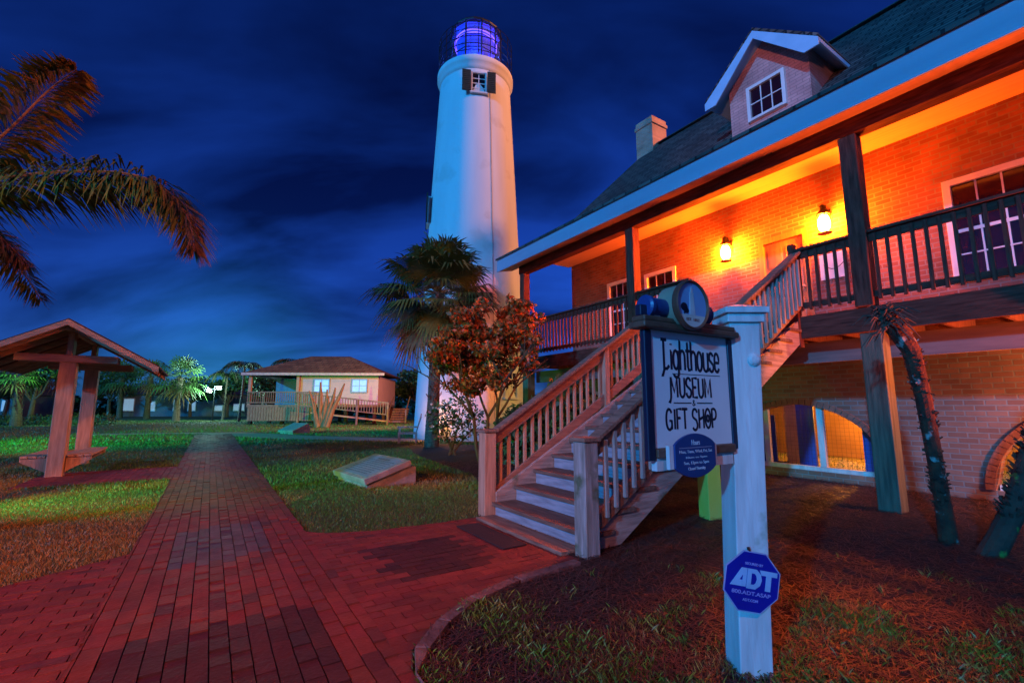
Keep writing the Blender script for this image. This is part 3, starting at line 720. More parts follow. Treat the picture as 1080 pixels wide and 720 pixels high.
def tower_window(az, z0, z1, w, cols, rows, shutters=False, name="tower_window"):
    """az: angle from -Y towards +X"""
    zc = (z0 + z1) / 2; r = lr(zc)
    M = Matrix.Rotation(az, 4, 'Z') @ Matrix.Translation((0, -r, 0))
    f = MB().box(-w / 2, -w / 2 + .07, -.10, .3, z0, z1).box(w / 2 - .07, w / 2, -.10, .3, z0, z1).box(-w / 2 + .07, w / 2 - .07, -.10, .3, z1 - .07, z1).box(-w / 2 - .06, w / 2 + .06, -.16, .3, z0 - .07, z0 - .002)
    fr = f.build(name, WHITE, lh); fr.matrix_local = M
    MB().box(-w / 2 + .07, w / 2 - .07, .0, .01, z0, z1 - .07).build("pane", GLASSDK, fr)
    mb = MB()
    for k in range(1, cols): x = -w / 2 + .07 + (w - .14) * k / cols; mb.box(x - .017, x + .017, -.03, -.004, z0, z1 - .07)
    for k in range(1, rows): z = z0 + (z1 - .07 - z0) * k / rows; mb.box(-w / 2 + .07, w / 2 - .07, -.034, -.002, z - .017, z + .017)
    mb.build("muntins", WHITE, fr)
    if shutters:
        for s in (-1, 1):
            sh = MB(); x0, x1 = (w / 2 + .02, w / 2 + .42)
            sh.box(min(s * x0, s * x1), max(s * x0, s * x1), -.17, -.13, z0 - .02, z1)
            for j in range(11): z = z0 + .04 + (z1 - z0 - .08) * j / 10; sh.box(min(s * (x0 + .05), s * (x1 - .05)), max(s * (x0 + .05), s * (x1 - .05)), -.19, -.172, z - .025, z + .02)
            sh.build("shutter", mat("dark_green_shutter", (0.05, 0.05, 0.035), (0.03, 0.03, 0.02), .6, 6), fr)
tower_window(R(10), 15.75, 16.78, .72, 2, 4, True)
tower_window(R(-78), 9.9, 11.2, .6, 2, 4, True)
tower_window(R(46), 1.75, 2.85, .8, 3, 4, False)
MB().tube([((lr(z) + .02) * math.sin(R(27)), -(lr(z) + .02) * math.cos(R(27)), z) for z in (.1, 4, 8, 12, 16, 17.1)], .011, 6).build("lightning_cable", mat("grey_cable", (.5, .45, .43), rough=.6), lh)
# wall lamp at the gable end of the house that lights the tower foot
lamp("gable_lamp", 'SPOT', (-9.35, 4.4, 3.1), 420, (1.0, .50, .06), .08, parent=house, aim=(-15.5, 8.0, 2.0), angle=R(150), blend=.6)

# ------------------------------------------------------------------ lettering helpers
def text_mesh(txt, size, name, m, parent, ex, ey, o, lift, width=None, align='CENTER', bold=0.0):
    c = bpy.data.curves.new("lettering", 'FONT'); c.body = txt; c.size = size; c.align_x = align; c.align_y = 'CENTER'; c.extrude = .0012; c.offset = bold
    ob = bpy.data.objects.new("lettering", c); COL.objects.link(ob)
    dg = bpy.context.evaluated_depsgraph_get(); me = bpy.data.meshes.new_from_object(ob.evaluated_get(dg))
    bpy.data.objects.remove(ob); bpy.data.curves.remove(c)
    ex, ey = Vector(ex).normalized(), Vector(ey).normalized(); ez = ex.cross(ey)
    sx = 1.0
    if width:
        xs = [v.co.x for v in me.vertices]; sx = width / (max(xs) - min(xs))
    for v in me.vertices:
        x, y, z = v.co; p = Vector(o) + ex * x * sx + ey * y + ez * (lift + z); v.co = p
    me.name = name; me.materials.clear(); me.materials.append(m)
    r = bpy.data.objects.new(name, me); COL.objects.link(r); r.parent = parent
    return r
def arc(cx, cy, rx, ry, t0, t1, n=8): return [(cx + rx * math.cos(R(t0 + (t1 - t0) * k / n)), cy + ry * math.sin(R(t0 + (t1 - t0) * k / n))) for k in range(n + 1)]
def O_(x0=0, x1=1, y0=0, y1=1): 
    rx = (x1 - x0) / 2; ry = min(rx * 1.3, (y1 - y0) / 2); cx = (x0 + x1) / 2
    return arc(cx, y1 - ry, rx, ry, 0, 180) + arc(cx, y0 + ry, rx, ry, 180, 360) + [(x1, y1 - ry)]
GL = {
 'L': (1.0, [[(-.25, 1), (.55, 1)], [(.12, 1), (.12, -.02), (-.12, -.22), (-.28, -.20)], [(.12, .02), (.55, .02), (.85, .12)]]),
 'i': (.42, [[(.2, 0), (.2, .62)], [(.05, .62), (.2, .62)], [(.2, .84), (.2, .88)]]),
 'g': (1.0, [O_(.08, .85, .02, .66), [(.85, .66), (.85, -.12)] + arc(.47, -.12, .38, .14, 0, -170)]),
 'h': (1.0, [[(0, 1), (.12, 1), (.12, 0)], [(.12, .42)] + arc(.48, .45, .36, .22, 170, 0) + [(.84, 0)]]),
 't': (.72, [[(.3, .98), (.3, .12), (.42, 0), (.62, .02)], [(.0, .68), (.62, .68)]]),
 'o': (1.0, [O_(.08, .84, 0, .68)]),
 'u': (1.0, [[(.1, .68), (.1, .2)] + arc(.47, .2, .37, .2, 180, 360) + [(.84, .68)], [(.84, .3), (.84, 0)]]),
 's': (.9, [arc(.42, .50, .32, .18, 20, 200) + [(.2, .40), (.62, .28)] + arc(.42, .17, .34, .17, 30, -170)]),
 'e': (.95, [[(.1, .34), (.80, .34)] + arc(.45, .46, .35, .22, 0, 180) + [(.1, .2)] + arc(.45, .2, .35, .2, 180, 340)]),
 'M': (1.35, [[(.18, 1), (.14, .0), (-.02, -.28), (-.2, -.22)], [(.18, 1), (.62, .25), (1.05, 1), (1.1, 0)]]),
 'U': (1.0, [[(.1, 1), (.1, .3)] + arc(.45, .3, .35, .3, 180, 360) + [(.8, 1)]]),
 'S': (.95, [arc(.42, .75, .34, .25, 20, 210) + [(.2, .58), (.62, .42)] + arc(.42, .25, .36, .25, 30, -175)]),
 'E': (.9, [[(.75, 1), (.1, 1), (.1, 0), (.78, 0)], [(.1, .52), (.6, .52)]]),
 'm': (1.25, [[(.1, 0), (.14, 1), (.56, .2), (.98, 1), (1.04, 0)]]),
 'G': (1.1, [arc(.5, .55, .42, .45, 35, 180) + arc(.5, .4, .42, .42, 180, 330) + [(.86, .42), (.52, .42)], [(.86, .42), (.86, 0)]]),
 'I': (.45, [[(.2, 1), (.2, 0)]]),
 'F': (.85, [[(.1, 0), (.1, 1), (.75, 1)], [(.1, .55), (.58, .55)]]),
 'T': (.9, [[(.4, 1), (.4, 0)], [(0, 1), (.8, 1)]]),
 'z': (1.05, [arc(.5, .72, .36, .28, 20, 200) + [(.24, .56), (.70, .42)] + arc(.46, .18, .38, .26, 40, -150)]),
 'H': (1.0, [[(.1, 1), (.1, 0)], [(.82, 1), (.82, 0)], [(.1, .45), (.82, .58)]]),
 'O': (1.1, [O_(.08, .95, 0, 1), O_(.33, .70, .34, .66)]),
 'P': (.95, [[(.1, 0), (.1, 1)] + [(.3, 1)] + arc(.42, .72, .36, .28, 90, -90) + [(.12, .44)]]),
 '&': (.8, [[(.7, .1), (.2, .75)] + arc(.36, .82, .16, .16, 180, 0) + [(.1, .3)] + arc(.32, .2, .24, .2, 160, 360) + [(.7, .45)]]),
 ' ': (.55, []),
}
def lettering(txt, u0, u1, v0, v1, wt, o, eu, en, name, m, parent):
    """stroke lettering between u0..u1, baseline v0, cap height v1; the baseline may slope a little"""
    tot = sum(GL[c][0] for c in txt); k = (u1 - u0) / tot; mb = MB(); x = u0
    eu = Vector(eu); en = Vector(en); ev = Vector((0, 0, 1))
    for c in txt:
        w, strokes = GL[c]
        for sk in strokes:
            pts = [Vector(o) + eu * (x + px * k) + ev * (v0 + py * (v1 - v0)) for px, py in sk]
            # even up the corners so that the stroke keeps its weight
            fine = [pts[0]]
            for p in pts[1:]:
                if (p - fine[-1]).length > 1e-5: fine.append(p)
            rr = [wt * 1.0] * len(fine)
            mb.tube(fine, rr, 8, True, (en, .25))
        x += w * k
    return mb.build(name, m, parent, smooth=False)

# ------------------------------------------------------------------ museum sign
SU = Vector((math.sin(R(58.5)), math.cos(R(58.5)), 0)); SN = Vector((math.cos(R(58.5)), -math.sin(R(58.5)), 0)); SO = Vector((.655, 2.245, 0))
sg = thing("museum_sign", "white post sign with dark ornate lettering and round lighthouse medallion on top", "sign", SO)
INKM = mat("navy_lettering", (0.006, 0.010, 0.030), rough=.35)
def sbox(u0, u1, n0, n1, z0, z1, mb=None):
    mb = mb or MB()
    vs = [SU * u + SN * n + Vector((0, 0, z)) for z in (z0, z1) for u, n in ((u0, n0), (u1, n0), (u1, n1), (u0, n1))]
    return mb.add(vs, [(3, 2, 1, 0), (4, 5, 6, 7), (0, 1, 5, 4), (1, 2, 6, 5), (2, 3, 7, 6), (3, 0, 4, 7)])
# post stands upright beside the panel
PX, PY, PW = .675, .44, .086
po = MB()
tl = .035
def pbox(x0, x1, y0, y1, z0, z1, mb):
    vs = [(x + tl * z, y, z) for z in (z0, z1) for x, y in ((x0, y0), (x1, y0), (x1, y1), (x0, y1))]
    return mb.add(vs, [(3, 2, 1, 0), (4, 5, 6, 7), (0, 1, 5, 4), (1, 2, 6, 5), (2, 3, 7, 6), (3, 0, 4, 7)])
PX -= .06
post = pbox(PX - PW, PX + PW, PY - PW, PY + PW, -.02, 1.905, po).build("sign_post", WHITEW, sg, bevel=.006)
cp = MB()
pbox(PX - .105, PX + .105, PY - .105, PY + .105, 1.875, 1.925, cp); pbox(PX - .125, PX + .125, PY - .125, PY + .125, 1.926, 1.96, cp)
vs = [(PX + tl * 1.96 + x, PY + y, 1.962) for x, y in ((-.12, -.12), (.12, -.12), (.12, .12), (-.12, .12))] + [(PX + tl * 2, PY, 2.0)]
cp.add(vs, [(0, 1, 4), (1, 2, 4), (2, 3, 4), (3, 0, 4), (3, 2, 1, 0)]).build("post_cap", WHITEW, post, bevel=.004)
rs = MB()
for z, x in ((1.66, .045), (1.36, .05)):
    rs.lathe([(.034, 0), (.034, .008), (.02, .016)], 16)
for i in range(0): pass
ros = MB().lathe([(.036, 0), (.036, .008), (.022, .018), (.0, .02)], 18).build("rosette", WHITEW, post)
ros.matrix_local = Matrix.Translation((PX + tl * 1.66 + .045, PY - PW - .001, 1.66)) @ Matrix.Rotation(R(90), 4, 'X')
panel = sbox(.04, .655, -.025, .0, 1.198, 1.778).build("sign_panel", mat("sign_white", (0.72, 0.86, 0.88), (0.62, 0.76, 0.80), .4, 2.5), sg)
sbox(-.012, .038, -.022, .010, 1.14, 1.776).build("frame_stile", NAVY, panel, bevel=.006)
sbox(.657, .735, -.03, .010, 1.165, 1.776).build("frame_stile", NAVY, panel, bevel=.006)
sbox(-.055, .705, -.055, .055, 1.779, 1.812, sbox(-.04, .69, -.045, .042, 1.813, 1.842)).build("top_moulding", SIGNBROWN, panel, bevel=.008)
sbox(.039, .656, -.04, .022, 1.152, 1.196).build("bottom_moulding", SIGNBROWN, panel, bevel=.006)
sbox(.045, .65, -.03, .004, 1.09, 1.150).build("bottom_board", WHITEW, panel)
LO = SN * .0005
lettering("Lighthouse", .125, .585, 1.585, 1.735, .0085, LO, SU, SN, "lettering", INKM, panel)
lettering("MUSEUm", .165, .505, 1.445, 1.545, .0075, LO, SU, SN, "lettering", INKM, panel)
lettering("GIFT zHOP", .125, .535, 1.285, 1.385, .0072, LO, SU, SN, "lettering", INKM, panel)
lettering("&", .335, .36, 1.402, 1.430, .003, LO, SU, SN, "lettering", INKM, panel)
sbox(.19, .325, -.001, .0022, 1.413, 1.418, sbox(.372, .50, -.001, .0022, 1.413, 1.418, sbox(.19, .58, -.001, .0018, 1.562, 1.565))).build("divider_line", INKM, panel)
# hours plaque
pl = MB()
poly = [(-.155, -.055), (-.155, .055)] + [(-.155 + .31 * k / 14, .055 + .052 * math.sin(math.pi * k / 14) ** .75) for k in range(1, 14)] + [(.155, .055), (.155, -.055)] + [(.155 - .31 * k / 14, -.055 - .052 * math.sin(math.pi * k / 14) ** .75) for k in range(1, 14)]
plq = MB().prism(poly, SU * .27 + SN * .042 + Vector((0, 0, 1.158)), SU, (0, 0, 1), SN, 0, .014).build("hours_plaque", BLUE, sg, bevel=.003)
sbox(.085, .113, .026, .048, 1.10, 1.21, sbox(.427, .445, .026, .048, 1.10, 1.21)).build("plaque_bracket", WHITEW, plq)
PT = SU * .27 + SN * .0565 + Vector((0, 0, 1.158))
PALE = mat("pale_lettering", (0.62, 0.70, 0.78), rough=.5)
for tx, sz, dz_, wd in (("Hours", .036, .062, .062), ("Mon, Tues, Wed, Fri, Sat", .02, .020, .25), ("10am to 5pm", .013, -.008, .16), ("Sun, 12pm to 5pm", .02, -.034, .19), ("Closed Thursday", .02, -.062, .13)):
    text_mesh(tx, sz, "lettering", PALE, plq, SU, (0, 0, 1), PT + Vector((0, 0, dz_)), .0, wd)
sbox(.145, .395, .0562, .0575, 1.158 + .038, 1.158 + .0395).build("divider_line", PALE, plq)
# medallion drum
MC = SU * .256 + SN * .085 + Vector((0, 0, 1.912))
def drum(c, ax, r0, prof, n=40, name="x", m=None, parent=None, smooth=False):
    M = Matrix.Translation(c) @ Vector(ax).to_track_quat('Z', 'Y').to_matrix().to_4x4()
    mb = MB().lathe(prof, n); mb.v = [tuple(M @ Vector(v)) for v in mb.v]
    return mb.build(name, m, parent, smooth=smooth)
med = drum(MC, SN, 0, [(.108, -.13), (.115, -.125), (.115, -.012), (.110, 0)], name="medallion", m=BRASS, parent=sg)
drum(MC, SN, 0, [(.124, -.02), (.128, -.012), (.128, .012), (.122, .018), (.116, .012), (.114, .002)], name="medallion_rim", m=mat("red_brown_rim", (0.22, 0.07, 0.04), (0.15, 0.05, 0.03), .4, 5), parent=med)
drum(MC, SN, 0, [(.117, .0), (.117, .004)], name="medallion_face", m=mat("sky_blue_enamel", (0.20, 0.36, 0.62), (0.28, 0.45, 0.68), .35, 6), parent=med)
def face(polys, m, name, d):
    mb = MB()
    for p in polys: mb.prism(p, MC, SU, (0, 0, 1), SN, .0042, .0042 + d)
    return mb.build(name, m, med)
CREAM = mat("cream_enamel", (0.72, 0.68, 0.60), (0.62, 0.58, 0.50), .4, 8)
face([[(.115 * math.cos(R(t)), .115 * math.sin(R(t))) for t in range(208, 333, 4)]], CREAM, "emblem_ground", .001)
face([[(-.022, -.055), (.022, -.055), (.013, .055), (-.013, .055)], [(-.017, .056), (.017, .056), (.017, .062), (-.017, .062)], [(-.009, .063), (.009, .063), (.009, .080), (0, .094), (-.009, .080)]], mat("white_enamel", (.8, .8, .8), rough=.4), "emblem_tower", .0022)
face([arc(-.062, -.016, .026, .022, 0, 350, 10), arc(-.045, -.034, .018, .015, 0, 350, 10), [(-.064, -.052), (-.058, -.052), (-.056, -.02), (-.066, -.02)]], INKM, "emblem_tree", .0017)
text_mesh("EST. 1852", .02, "lettering", mat("red_lettering", (.3, .06, .04), rough=.5), med, SU, (0, 0, 1), MC + Vector((0, 0, -.078)), .0056, .10)
for u, s in ((.085, -1), (.43, 1)):
    c = SU * u + SN * -.01 + Vector((0, 0, 1.896))
    dr_ = drum(c, SU, 0, [(.03, -.06 if s < 0 else -.07), (.05, -.055), (.054, -.045), (.05, -.04), (.048, .035), (.056, .045), (.056, .065), (.045, .072)] if s > 0 else [(.045, -.072), (.058, -.065), (.058, -.045), (.05, -.035), (.05, .06), (.03, .1)], 24, "scroll_barrel", BLUE, sg)
    sbox(u - .02, u + .02, -.03, .012, 1.8435, 1.862).build("barrel_foot", WHITE, dr_)
sbox(-.03, .03, -.03, .01, 1.8435, 1.90).build("corner_block", NAVY, sg, bevel=.006)

# octagonal security sign on the post
sec = thing("security_sign", "blue octagonal security sign fixed low on the white sign post", "sign", (1.262, 2.575, .485), R(5))
tq = Matrix.Rotation(R(9), 4, 'Y')
def octo(r): return [(r * math.cos(R(22.5 + 45 * k)), r * math.sin(R(22.5 + 45 * k))) for k in range(8)]
OX = Vector((math.cos(R(-11)), 0, math.sin(R(-11)))); OZ = Vector((-math.sin(R(-11)), 0, math.cos(R(-11)))); ON = Vector((0, -1, 0))
MB().prism(octo(.164), (0, 0, 0), OX, OZ, ON, 0, .004).build("sign_plate", mat("pale_violet_rim", (.42, .45, .72), rough=.4), sec)
MB().prism(octo(.157), (0, 0, 0), OX, OZ, ON, .0042, .006).build("sign_face", mat("royal_blue", (.010, .014, .30), (.009, .012, .26), .35, 4), sec)
PB = mat("light_blue_letter", (.33, .56, .85), rough=.45)
S_ = .155
adt = MB()
def blk(p): adt.prism([(x * S_, y * S_) for x, y in p], (0, 0, 0), OX, OZ, ON, .0062, .008)
blk([(-.78, -.18), (-.42, .42), (-.22, .42), (-.22, .16), (-.36, .16), (-.36, .20), (-.46, .02), (-.36, .02), (-.36, -.18)][:9])
blk([(-.355, -.18), (-.22, -.18), (-.22, .155), (-.355, .155)])
blk([(-.20, .42), (-.05, .42), (-.05, -.06), (-.20, -.22)])
dd = [(-.045, .42), (.12, .42), (.28, .28), (.33, .1), (.28, -.08), (.12, -.22), (-.195, -.22), (-.06, -.08), (.05, -.08), (.12, -.02), (.15, .1), (.12, .22), (.05, .28), (-.045, .28)]
for i in ((0, 1, 12, 13), (1, 2, 11, 12), (2, 3, 10, 11), (3, 4, 9, 10), (4, 5, 8, 9), (5, 6, 7, 8)): blk([dd[k] for k in i])
blk([(.22, .42), (.86, .42), (.86, .26), (.30, .26)]); blk([(.47, .257), (.66, .257), (.66, -.22), (.47, -.22)])
adt.build("logo_letters", PB, sec)
PV = mat("violet_letter", (.38, .36, .80), rough=.45)
for tx, sz, v, wd in (("SECURED BY", .017, .088, .10), ("800.ADT.ASAP", .026, -.058, .215), ("ADT.COM", .018, -.092, .085)):
    text_mesh(tx, sz, "lettering", PV, sec, OX, OZ, OZ * v, .0063, wd, bold=.0004)
MB().tube([(0, 0.0, 0.15), (0, .01, .17)], .008, 6).build("screw", DARKMET, sec)
gp = MB().box(-.10, .10, -.10, .10, 0, 1.22).build("short_post", mat("green_lit_post", (.30, .55, .06), (.40, .62, .12), .6, 2.2, (1, 1, .6)), bevel=.008)  # white post with the green light put into its colour
gp.location = (2.51, 6.05, 0); gp.rotation_euler = (0, 0, R(15))
MB().box(-.12, .12, -.12, .12, 1.221, 1.26).build("post_cap", WHITEW, gp, bevel=.006)
tag(gp, "short white wooden post with painted green light behind the museum sign", "post")

# ------------------------------------------------------------------ open timber shelter with bench
KT = R(34)
ks = thing("timber_shelter", "open timber shelter with gabled roof on two posts over a bench", "shelter", (-9.1, 9.43, 0), KT)   # local y runs along the ridge
for y in (0, 2.5):
    MB().box(-.13, .13, y - .13, y + .13, 0, 2.42).box(-.05, .05, y - .13, y + .13, 2.42, 2.9).build("shelter_post", CEDAR, ks, bevel=.012)
    MB().box(-.78, .78, y - .175, y - .132, 2.28, 2.43).box(-.78, .78, y + .132, y + .175, 2.28, 2.43).build("tie_beam", CEDARX, ks, bevel=.006)
MB().box(-.05, .05, -.48, 3.1, 2.905, 3.03).build("ridge_beam", CEDAR, ks)
rz = lambda x: 3.085 - .585 * abs(x)
for s in (-1, 1):
    rf = MB().prism([(0, 3.13), (s * 1.5, 3.13 - .585 * 1.5), (s * 1.5, 3.09 - .585 * 1.5), (0, 3.09)], (0, 0, 0), (1, 0, 0), (0, 0, 1), (0, 1, 0), -.55, 3.2).build("roof", mat("dark_brown_shingles", (0.07, 0.035, 0.03), (0.04, 0.02, 0.02), .8, 6, bump=.4), ks)
    MB().prism([(0, 3.10), (s * 1.5, 3.10 - .585 * 1.5), (s * 1.5, 2.99 - .585 * 1.5), (0, 2.99)], (0, 0, 0), (1, 0, 0), (0, 0, 1), (0, 1, 0), -.59, -.552).build("barge_board", CEDARX, rf)
    MB().prism([(s * .055, 3.086 - .033), (s * 1.48, 3.086 - .585 * 1.48), (s * 1.48, 3.06 - .585 * 1.48), (s * .055, 3.06 - .033)], (0, 0, 0), (1, 0, 0), (0, 0, 1), (0, 1, 0), -.54, 3.19).build("roof_lining", DARKWOODX, rf)
    for y in (-.40, .16, .95, 1.75, 2.3, 2.66, 3.1):
        MB().prism([(s * .06, 3.02), (s * 1.44, 3.055 - .585 * 1.44), (s * 1.44, 2.95 - .585 * 1.44), (s * .06, 2.90)], (0, 0, 0), (1, 0, 0), (0, 0, 1), (0, 1, 0), y - .022, y + .022).build("rafter", CEDARX, ks)
for s in (-1, 1):
    bs = MB()
    for j in range(3): x = .16 + j * .125; bs.box(min(s * x, s * (x + .115)), max(s * x, s * (x + .115)), -.06, 1.95, .385, .43)
    bs.build("bench_seat", CEDAR, ks, bevel=.008)
    for y in (.0, 1.7):
        MB().prism([(s * .14, .10), (s * .14, .38), (s * .52, .38), (s * .52, .32)], (0, y, 0), (1, 0, 0), (0, 0, 1), (0, 1, 0), -.045, .045).build("bench_bracket", CEDAR, ks, bevel=.004)
MB().box(-.125, .125, .135, 1.95, .30, .384).build("bench_beam", CEDAR, ks)

# ------------------------------------------------------------------ memorial stones
def memorial(name, label, loc, rz, hw2, hd, top, slope):
    t = thing(name, label, "memorial", loc, rz); r_ = random.Random(5)
    zf = .06; zb = zf + 2 * hd * math.tan(slope)
    MB().prism([(-hd + .05, 0), (hd + .12, 0), (hd + .12, zb - .02), (hd - .02, zb), (-hd + .05, zf)], (0, 0, 0), (0, 1, 0), (0, 0, 1), (1, 0, 0), -hw2 + .07, hw2 - .07).build("plinth", STONE, t, bevel=.01)
    d = Vector((0, math.cos(slope), math.sin(slope))); n = Vector((0, -math.sin(slope), math.cos(slope))); o = Vector((0, 0, (zf + zb) / 2)) + n * .012
    ln = hd / math.cos(slope)
    sl = MB().prism([(-hw2, -ln), (hw2, -ln), (hw2, ln), (-hw2, ln)], o, (1, 0, 0), d, n, .004, .11).build("inscribed_slab", top, t, bevel=.014)
    MB().prism([(-hw2 * .88, -ln * .82), (hw2 * .88, -ln * .82), (hw2 * .88, ln * .82), (-hw2 * .88, ln * .82)], o, (1, 0, 0), d, n, .111, .114).build("raised_tablet", STONETOP, sl)
    il = MB()
    for j in range(9):
        w = (.34 if j == 0 else r_.uniform(.5, .78)) * hw2; v = ln * (.62 - j * .155); h_ = .05 * ln if j == 0 else .028 * ln
        x = -w
        while x < w:
            l_ = r_.uniform(.03, .10)
            il.prism([(x, v - h_), (x + l_, v - h_), (x + l_, v + h_), (x, v + h_)], o, (1, 0, 0), d, n, .1145, .1155); x += l_ + .022
    il.build("inscription", mat("dark_inscription", (.13, .155, .20), rough=.6), sl)
    return t
memorial("memorial_stone", "slanted grey memorial stone set in the lawn right of the brick path", (-2.62, 8.85, 0), R(-50), .76, .43, STONE, R(17))
memorial("memorial_stone", "small slanted plaque stone far down the lawn before the stilted house", (-11.2, 24.0, 0), R(-30), .6, .45, STONE, R(22))

# ------------------------------------------------------------------ garden chair and bollard
cz = thing("garden_chair", "pale wooden garden chair seen from the side beside the palm trunk", "chair", (-3.85, 17.7, 0), R(12))
MB().box(-.45, .25, -.3, .3, .36, .41).build("seat", GREYWOODX, cz)
for x, y in ((-.40, -.26), (-.40, .26), (.22, -.26), (.22, .26)): MB().box(x - .04, x + .04, y - .03, y + .03, 0, .36).build("leg", GREYWOOD, cz)
bk = MB()
for k in range(5): bk.beam((.22, -.24 + k * .12, .41), (.40, -.24 + k * .12, 1.12 - .03 * (k - 2) ** 2), .10, .03, (1, 0, 0))
bk.build("backrest", GREYWOOD, cz)
for y in (-.32, .32): MB().box(-.48, .30, y - .05, y + .05, .60, .63).box(-.42, -.36, y - .025, y + .025, .41, .60).build("armrest", GREYWOODX, cz)
bo = thing("path_light", "short lit path light between the garden chair and the palm", "lamp", (-3.3, 18.3, 0))
MB().lathe([(.06, 0), (.06, .45), (.09, .46)], 14).build("stem", DARKMET, bo)
MB().lathe([(.08, .461), (.085, .62)], 14).build("lamp_glass", mat("amber_glow", (.9, .6, .3), emit=(1, .45, .12), es=1.2), bo)
MB().lathe([(.11, .621), (.09, .66), (.02, .69)], 14).build("cap", DARKMET, bo)
lamp("path_lamp", 'POINT', (0, 0, .85), 60, (1, .40, .08), .08, parent=bo)

# ------------------------------------------------------------------ plants
def leaf_cloud(centres, n, size, pal, rng, droop=0.0, aspect=.5):
    """n leaf quads spread in ellipsoid clumps; returns arrays"""
    V, T = [], []
    wts = np.array([c[1][0] * c[1][1] * c[1][2] for c in centres]); wts = wts / wts.sum()
    idx = rng.choice(len(centres), n, p=wts)
    ctr = np.array([c[0] for c in centres])[idx]; rad = np.array([c[1] for c in centres])[idx]
    d = rng.normal(size=(n, 3)); d /= np.linalg.norm(d, axis=1)[:, None]
    r = rng.uniform(.25, 1.0, n) ** .5
    p = ctr + d * rad * r[:, None]
    u = rng.normal(size=(n, 3)); u[:, 2] -= droop; u /= np.linalg.norm(u, axis=1)[:, None]
    w = np.cross(u, rng.normal(size=(n, 3))); w /= np.linalg.norm(w, axis=1)[:, None]
    s = size * rng.uniform(.6, 1.35, n)[:, None]
    q = np.stack([p - u * s, p + w * s * aspect, p + u * s, p - w * s * aspect], axis=1)
    pal = np.array(pal); t = pal[rng.integers(0, len(pal), n)] * rng.uniform(.7, 1.3, n)[:, None]
    return q, t
GREENS = [(.045, .085, .02), (.06, .11, .025), (.035, .07, .02), (.08, .12, .03)]
def fan_palm(name, label, loc, trunk_h, lean, crown_r, nl, rng, group=None, tr=.2, seg=22, gold=0.0, wseg=.05):
    t = thing(name, label, "palm tree", loc, 0, group)
    top = Vector((lean[0], lean[1], trunk_h))
    pts = [Vector((0, 0, 0)), top * .3 + Vector((0, 0, .0)), top * .65, top]
    mbt = MB().tube(pts, [tr * 1.25, tr, tr * .95, tr * 1.05], 14)
    r_ = random.Random(int(rng.integers(1e6)))
    for k in range(int(trunk_h * 16)):
        f = r_.uniform(.25, 1); a = r_.uniform(0, 6.28); p = top * f; o_ = Vector((math.cos(a), math.sin(a), 0))
        mbt.beam(p + o_ * tr * .9, p + o_ * tr * 1.35 + Vector((0, 0, .14)), .05, .02)
    mbt.build("trunk", PALMT, t)
    V, T = [], []; pet = MB()
    for i in range(nl):
        f = i / nl
        el = R(78 - 135 * f + rng.uniform(-10, 10)); az = i * 2.39996 + rng.uniform(-.3, .3)
        d = Vector((math.cos(az) * math.cos(el), math.sin(az) * math.cos(el), math.sin(el)))
        pl_ = crown_r * rng.uniform(.45, .6)
        hub = top + d * pl_ - Vector((0, 0, .06 * pl_))
        pet.tube([top, top + d * pl_ * .5 + Vector((0, 0, .05)), hub], .018, 4)
        side = d.cross(Vector((0, 0, 1)))
        if side.length < .05: side = Vector((1, 0, 0))
        side.normalize(); nrm = side.cross(d).normalized()
        ln = crown_r * rng.uniform(.5, .62)
        k_ = rng.uniform(.75, 1.25); base = Vector((.085, .15, .035)) * k_
        if rng.random() < gold or f > .88: base = Vector((.22, .12, .04)) * k_
        for j in range(seg):
            a = R(-125 + 250 * j / (seg - 1))
            dir_ = (d * math.cos(a) + side * math.sin(a)).normalized()
            l_ = ln * (1 - .30 * abs(a) / 2.2) * rng.uniform(.85, 1.1)
            fold = nrm * (.10 * math.cos(a * 2))
            mid = hub + dir_ * l_ * .6 + fold * l_ * .3 - Vector((0, 0, .05 * l_))
            tip = hub + dir_ * l_ * .93 - Vector((0, 0, (.20 + .25 * rng.random()) * l_))
            w = nrm.cross(dir_).normalized() * l_ * wseg
            V.append([hub, mid - w, tip, mid + w]); T.append(base * rng.uniform(.8, 1.2))
    pet.build("leaf_stalks", mat("palm_stalk", (.10, .11, .03), (.07, .07, .02), .6, 5), t)
    rawmesh("crown", np.array([[tuple(p) for p in q] for q in V]), 4, np.array([tuple(c) for c in T]), LEAF, t)
    return t
rng = np.random.default_rng(11)
fan_palm("cabbage_palm", "cabbage palm with round fan-leaf crown standing before the lighthouse", (-2.79, 16.3, 0), 5.45, (.1, 0), 2.5, 66, rng, tr=.21, seg=40, gold=.14, wseg=.030)

# crape myrtle with russet leaves, porch light's red put into their colour
cm = thing("small_tree", "small multi-stemmed tree with russet leaves and painted porch light beside the porch stairs", "tree", (-.62, 10.4, 0))
rt = random.Random(4); mbt = MB(); CL = []
def branch(p, d, l, r, depth):
    e = p + d * l; mid = p + d * l * .5 + Vector((rt.uniform(-.05, .05), rt.uniform(-.05, .05), 0)) * l
    mbt.tube([p, mid, e], [r, r * .85, r * .7], 7)
    if depth == 0: CL.append((tuple(e), (.34, .34, .24))); return
    for k in range(3 if depth > 1 else 2):
        nd = (d + Vector((rt.uniform(-.75, .75), rt.uniform(-.75, .75), rt.uniform(-.15, .35)))).normalized()
        branch(e, nd, l * rt.uniform(.62, .85), r * .62, depth - 1)
for dx, dy in ((-.10, .05), (.12, -.04), (.03, .1)):
    branch(Vector((dx * .6, dy, 0)), Vector((dx * 1.6, dy, 1)).normalized(), 1.15, .05, 3)
mbt.build("trunk", BARK, cm, smooth=True)
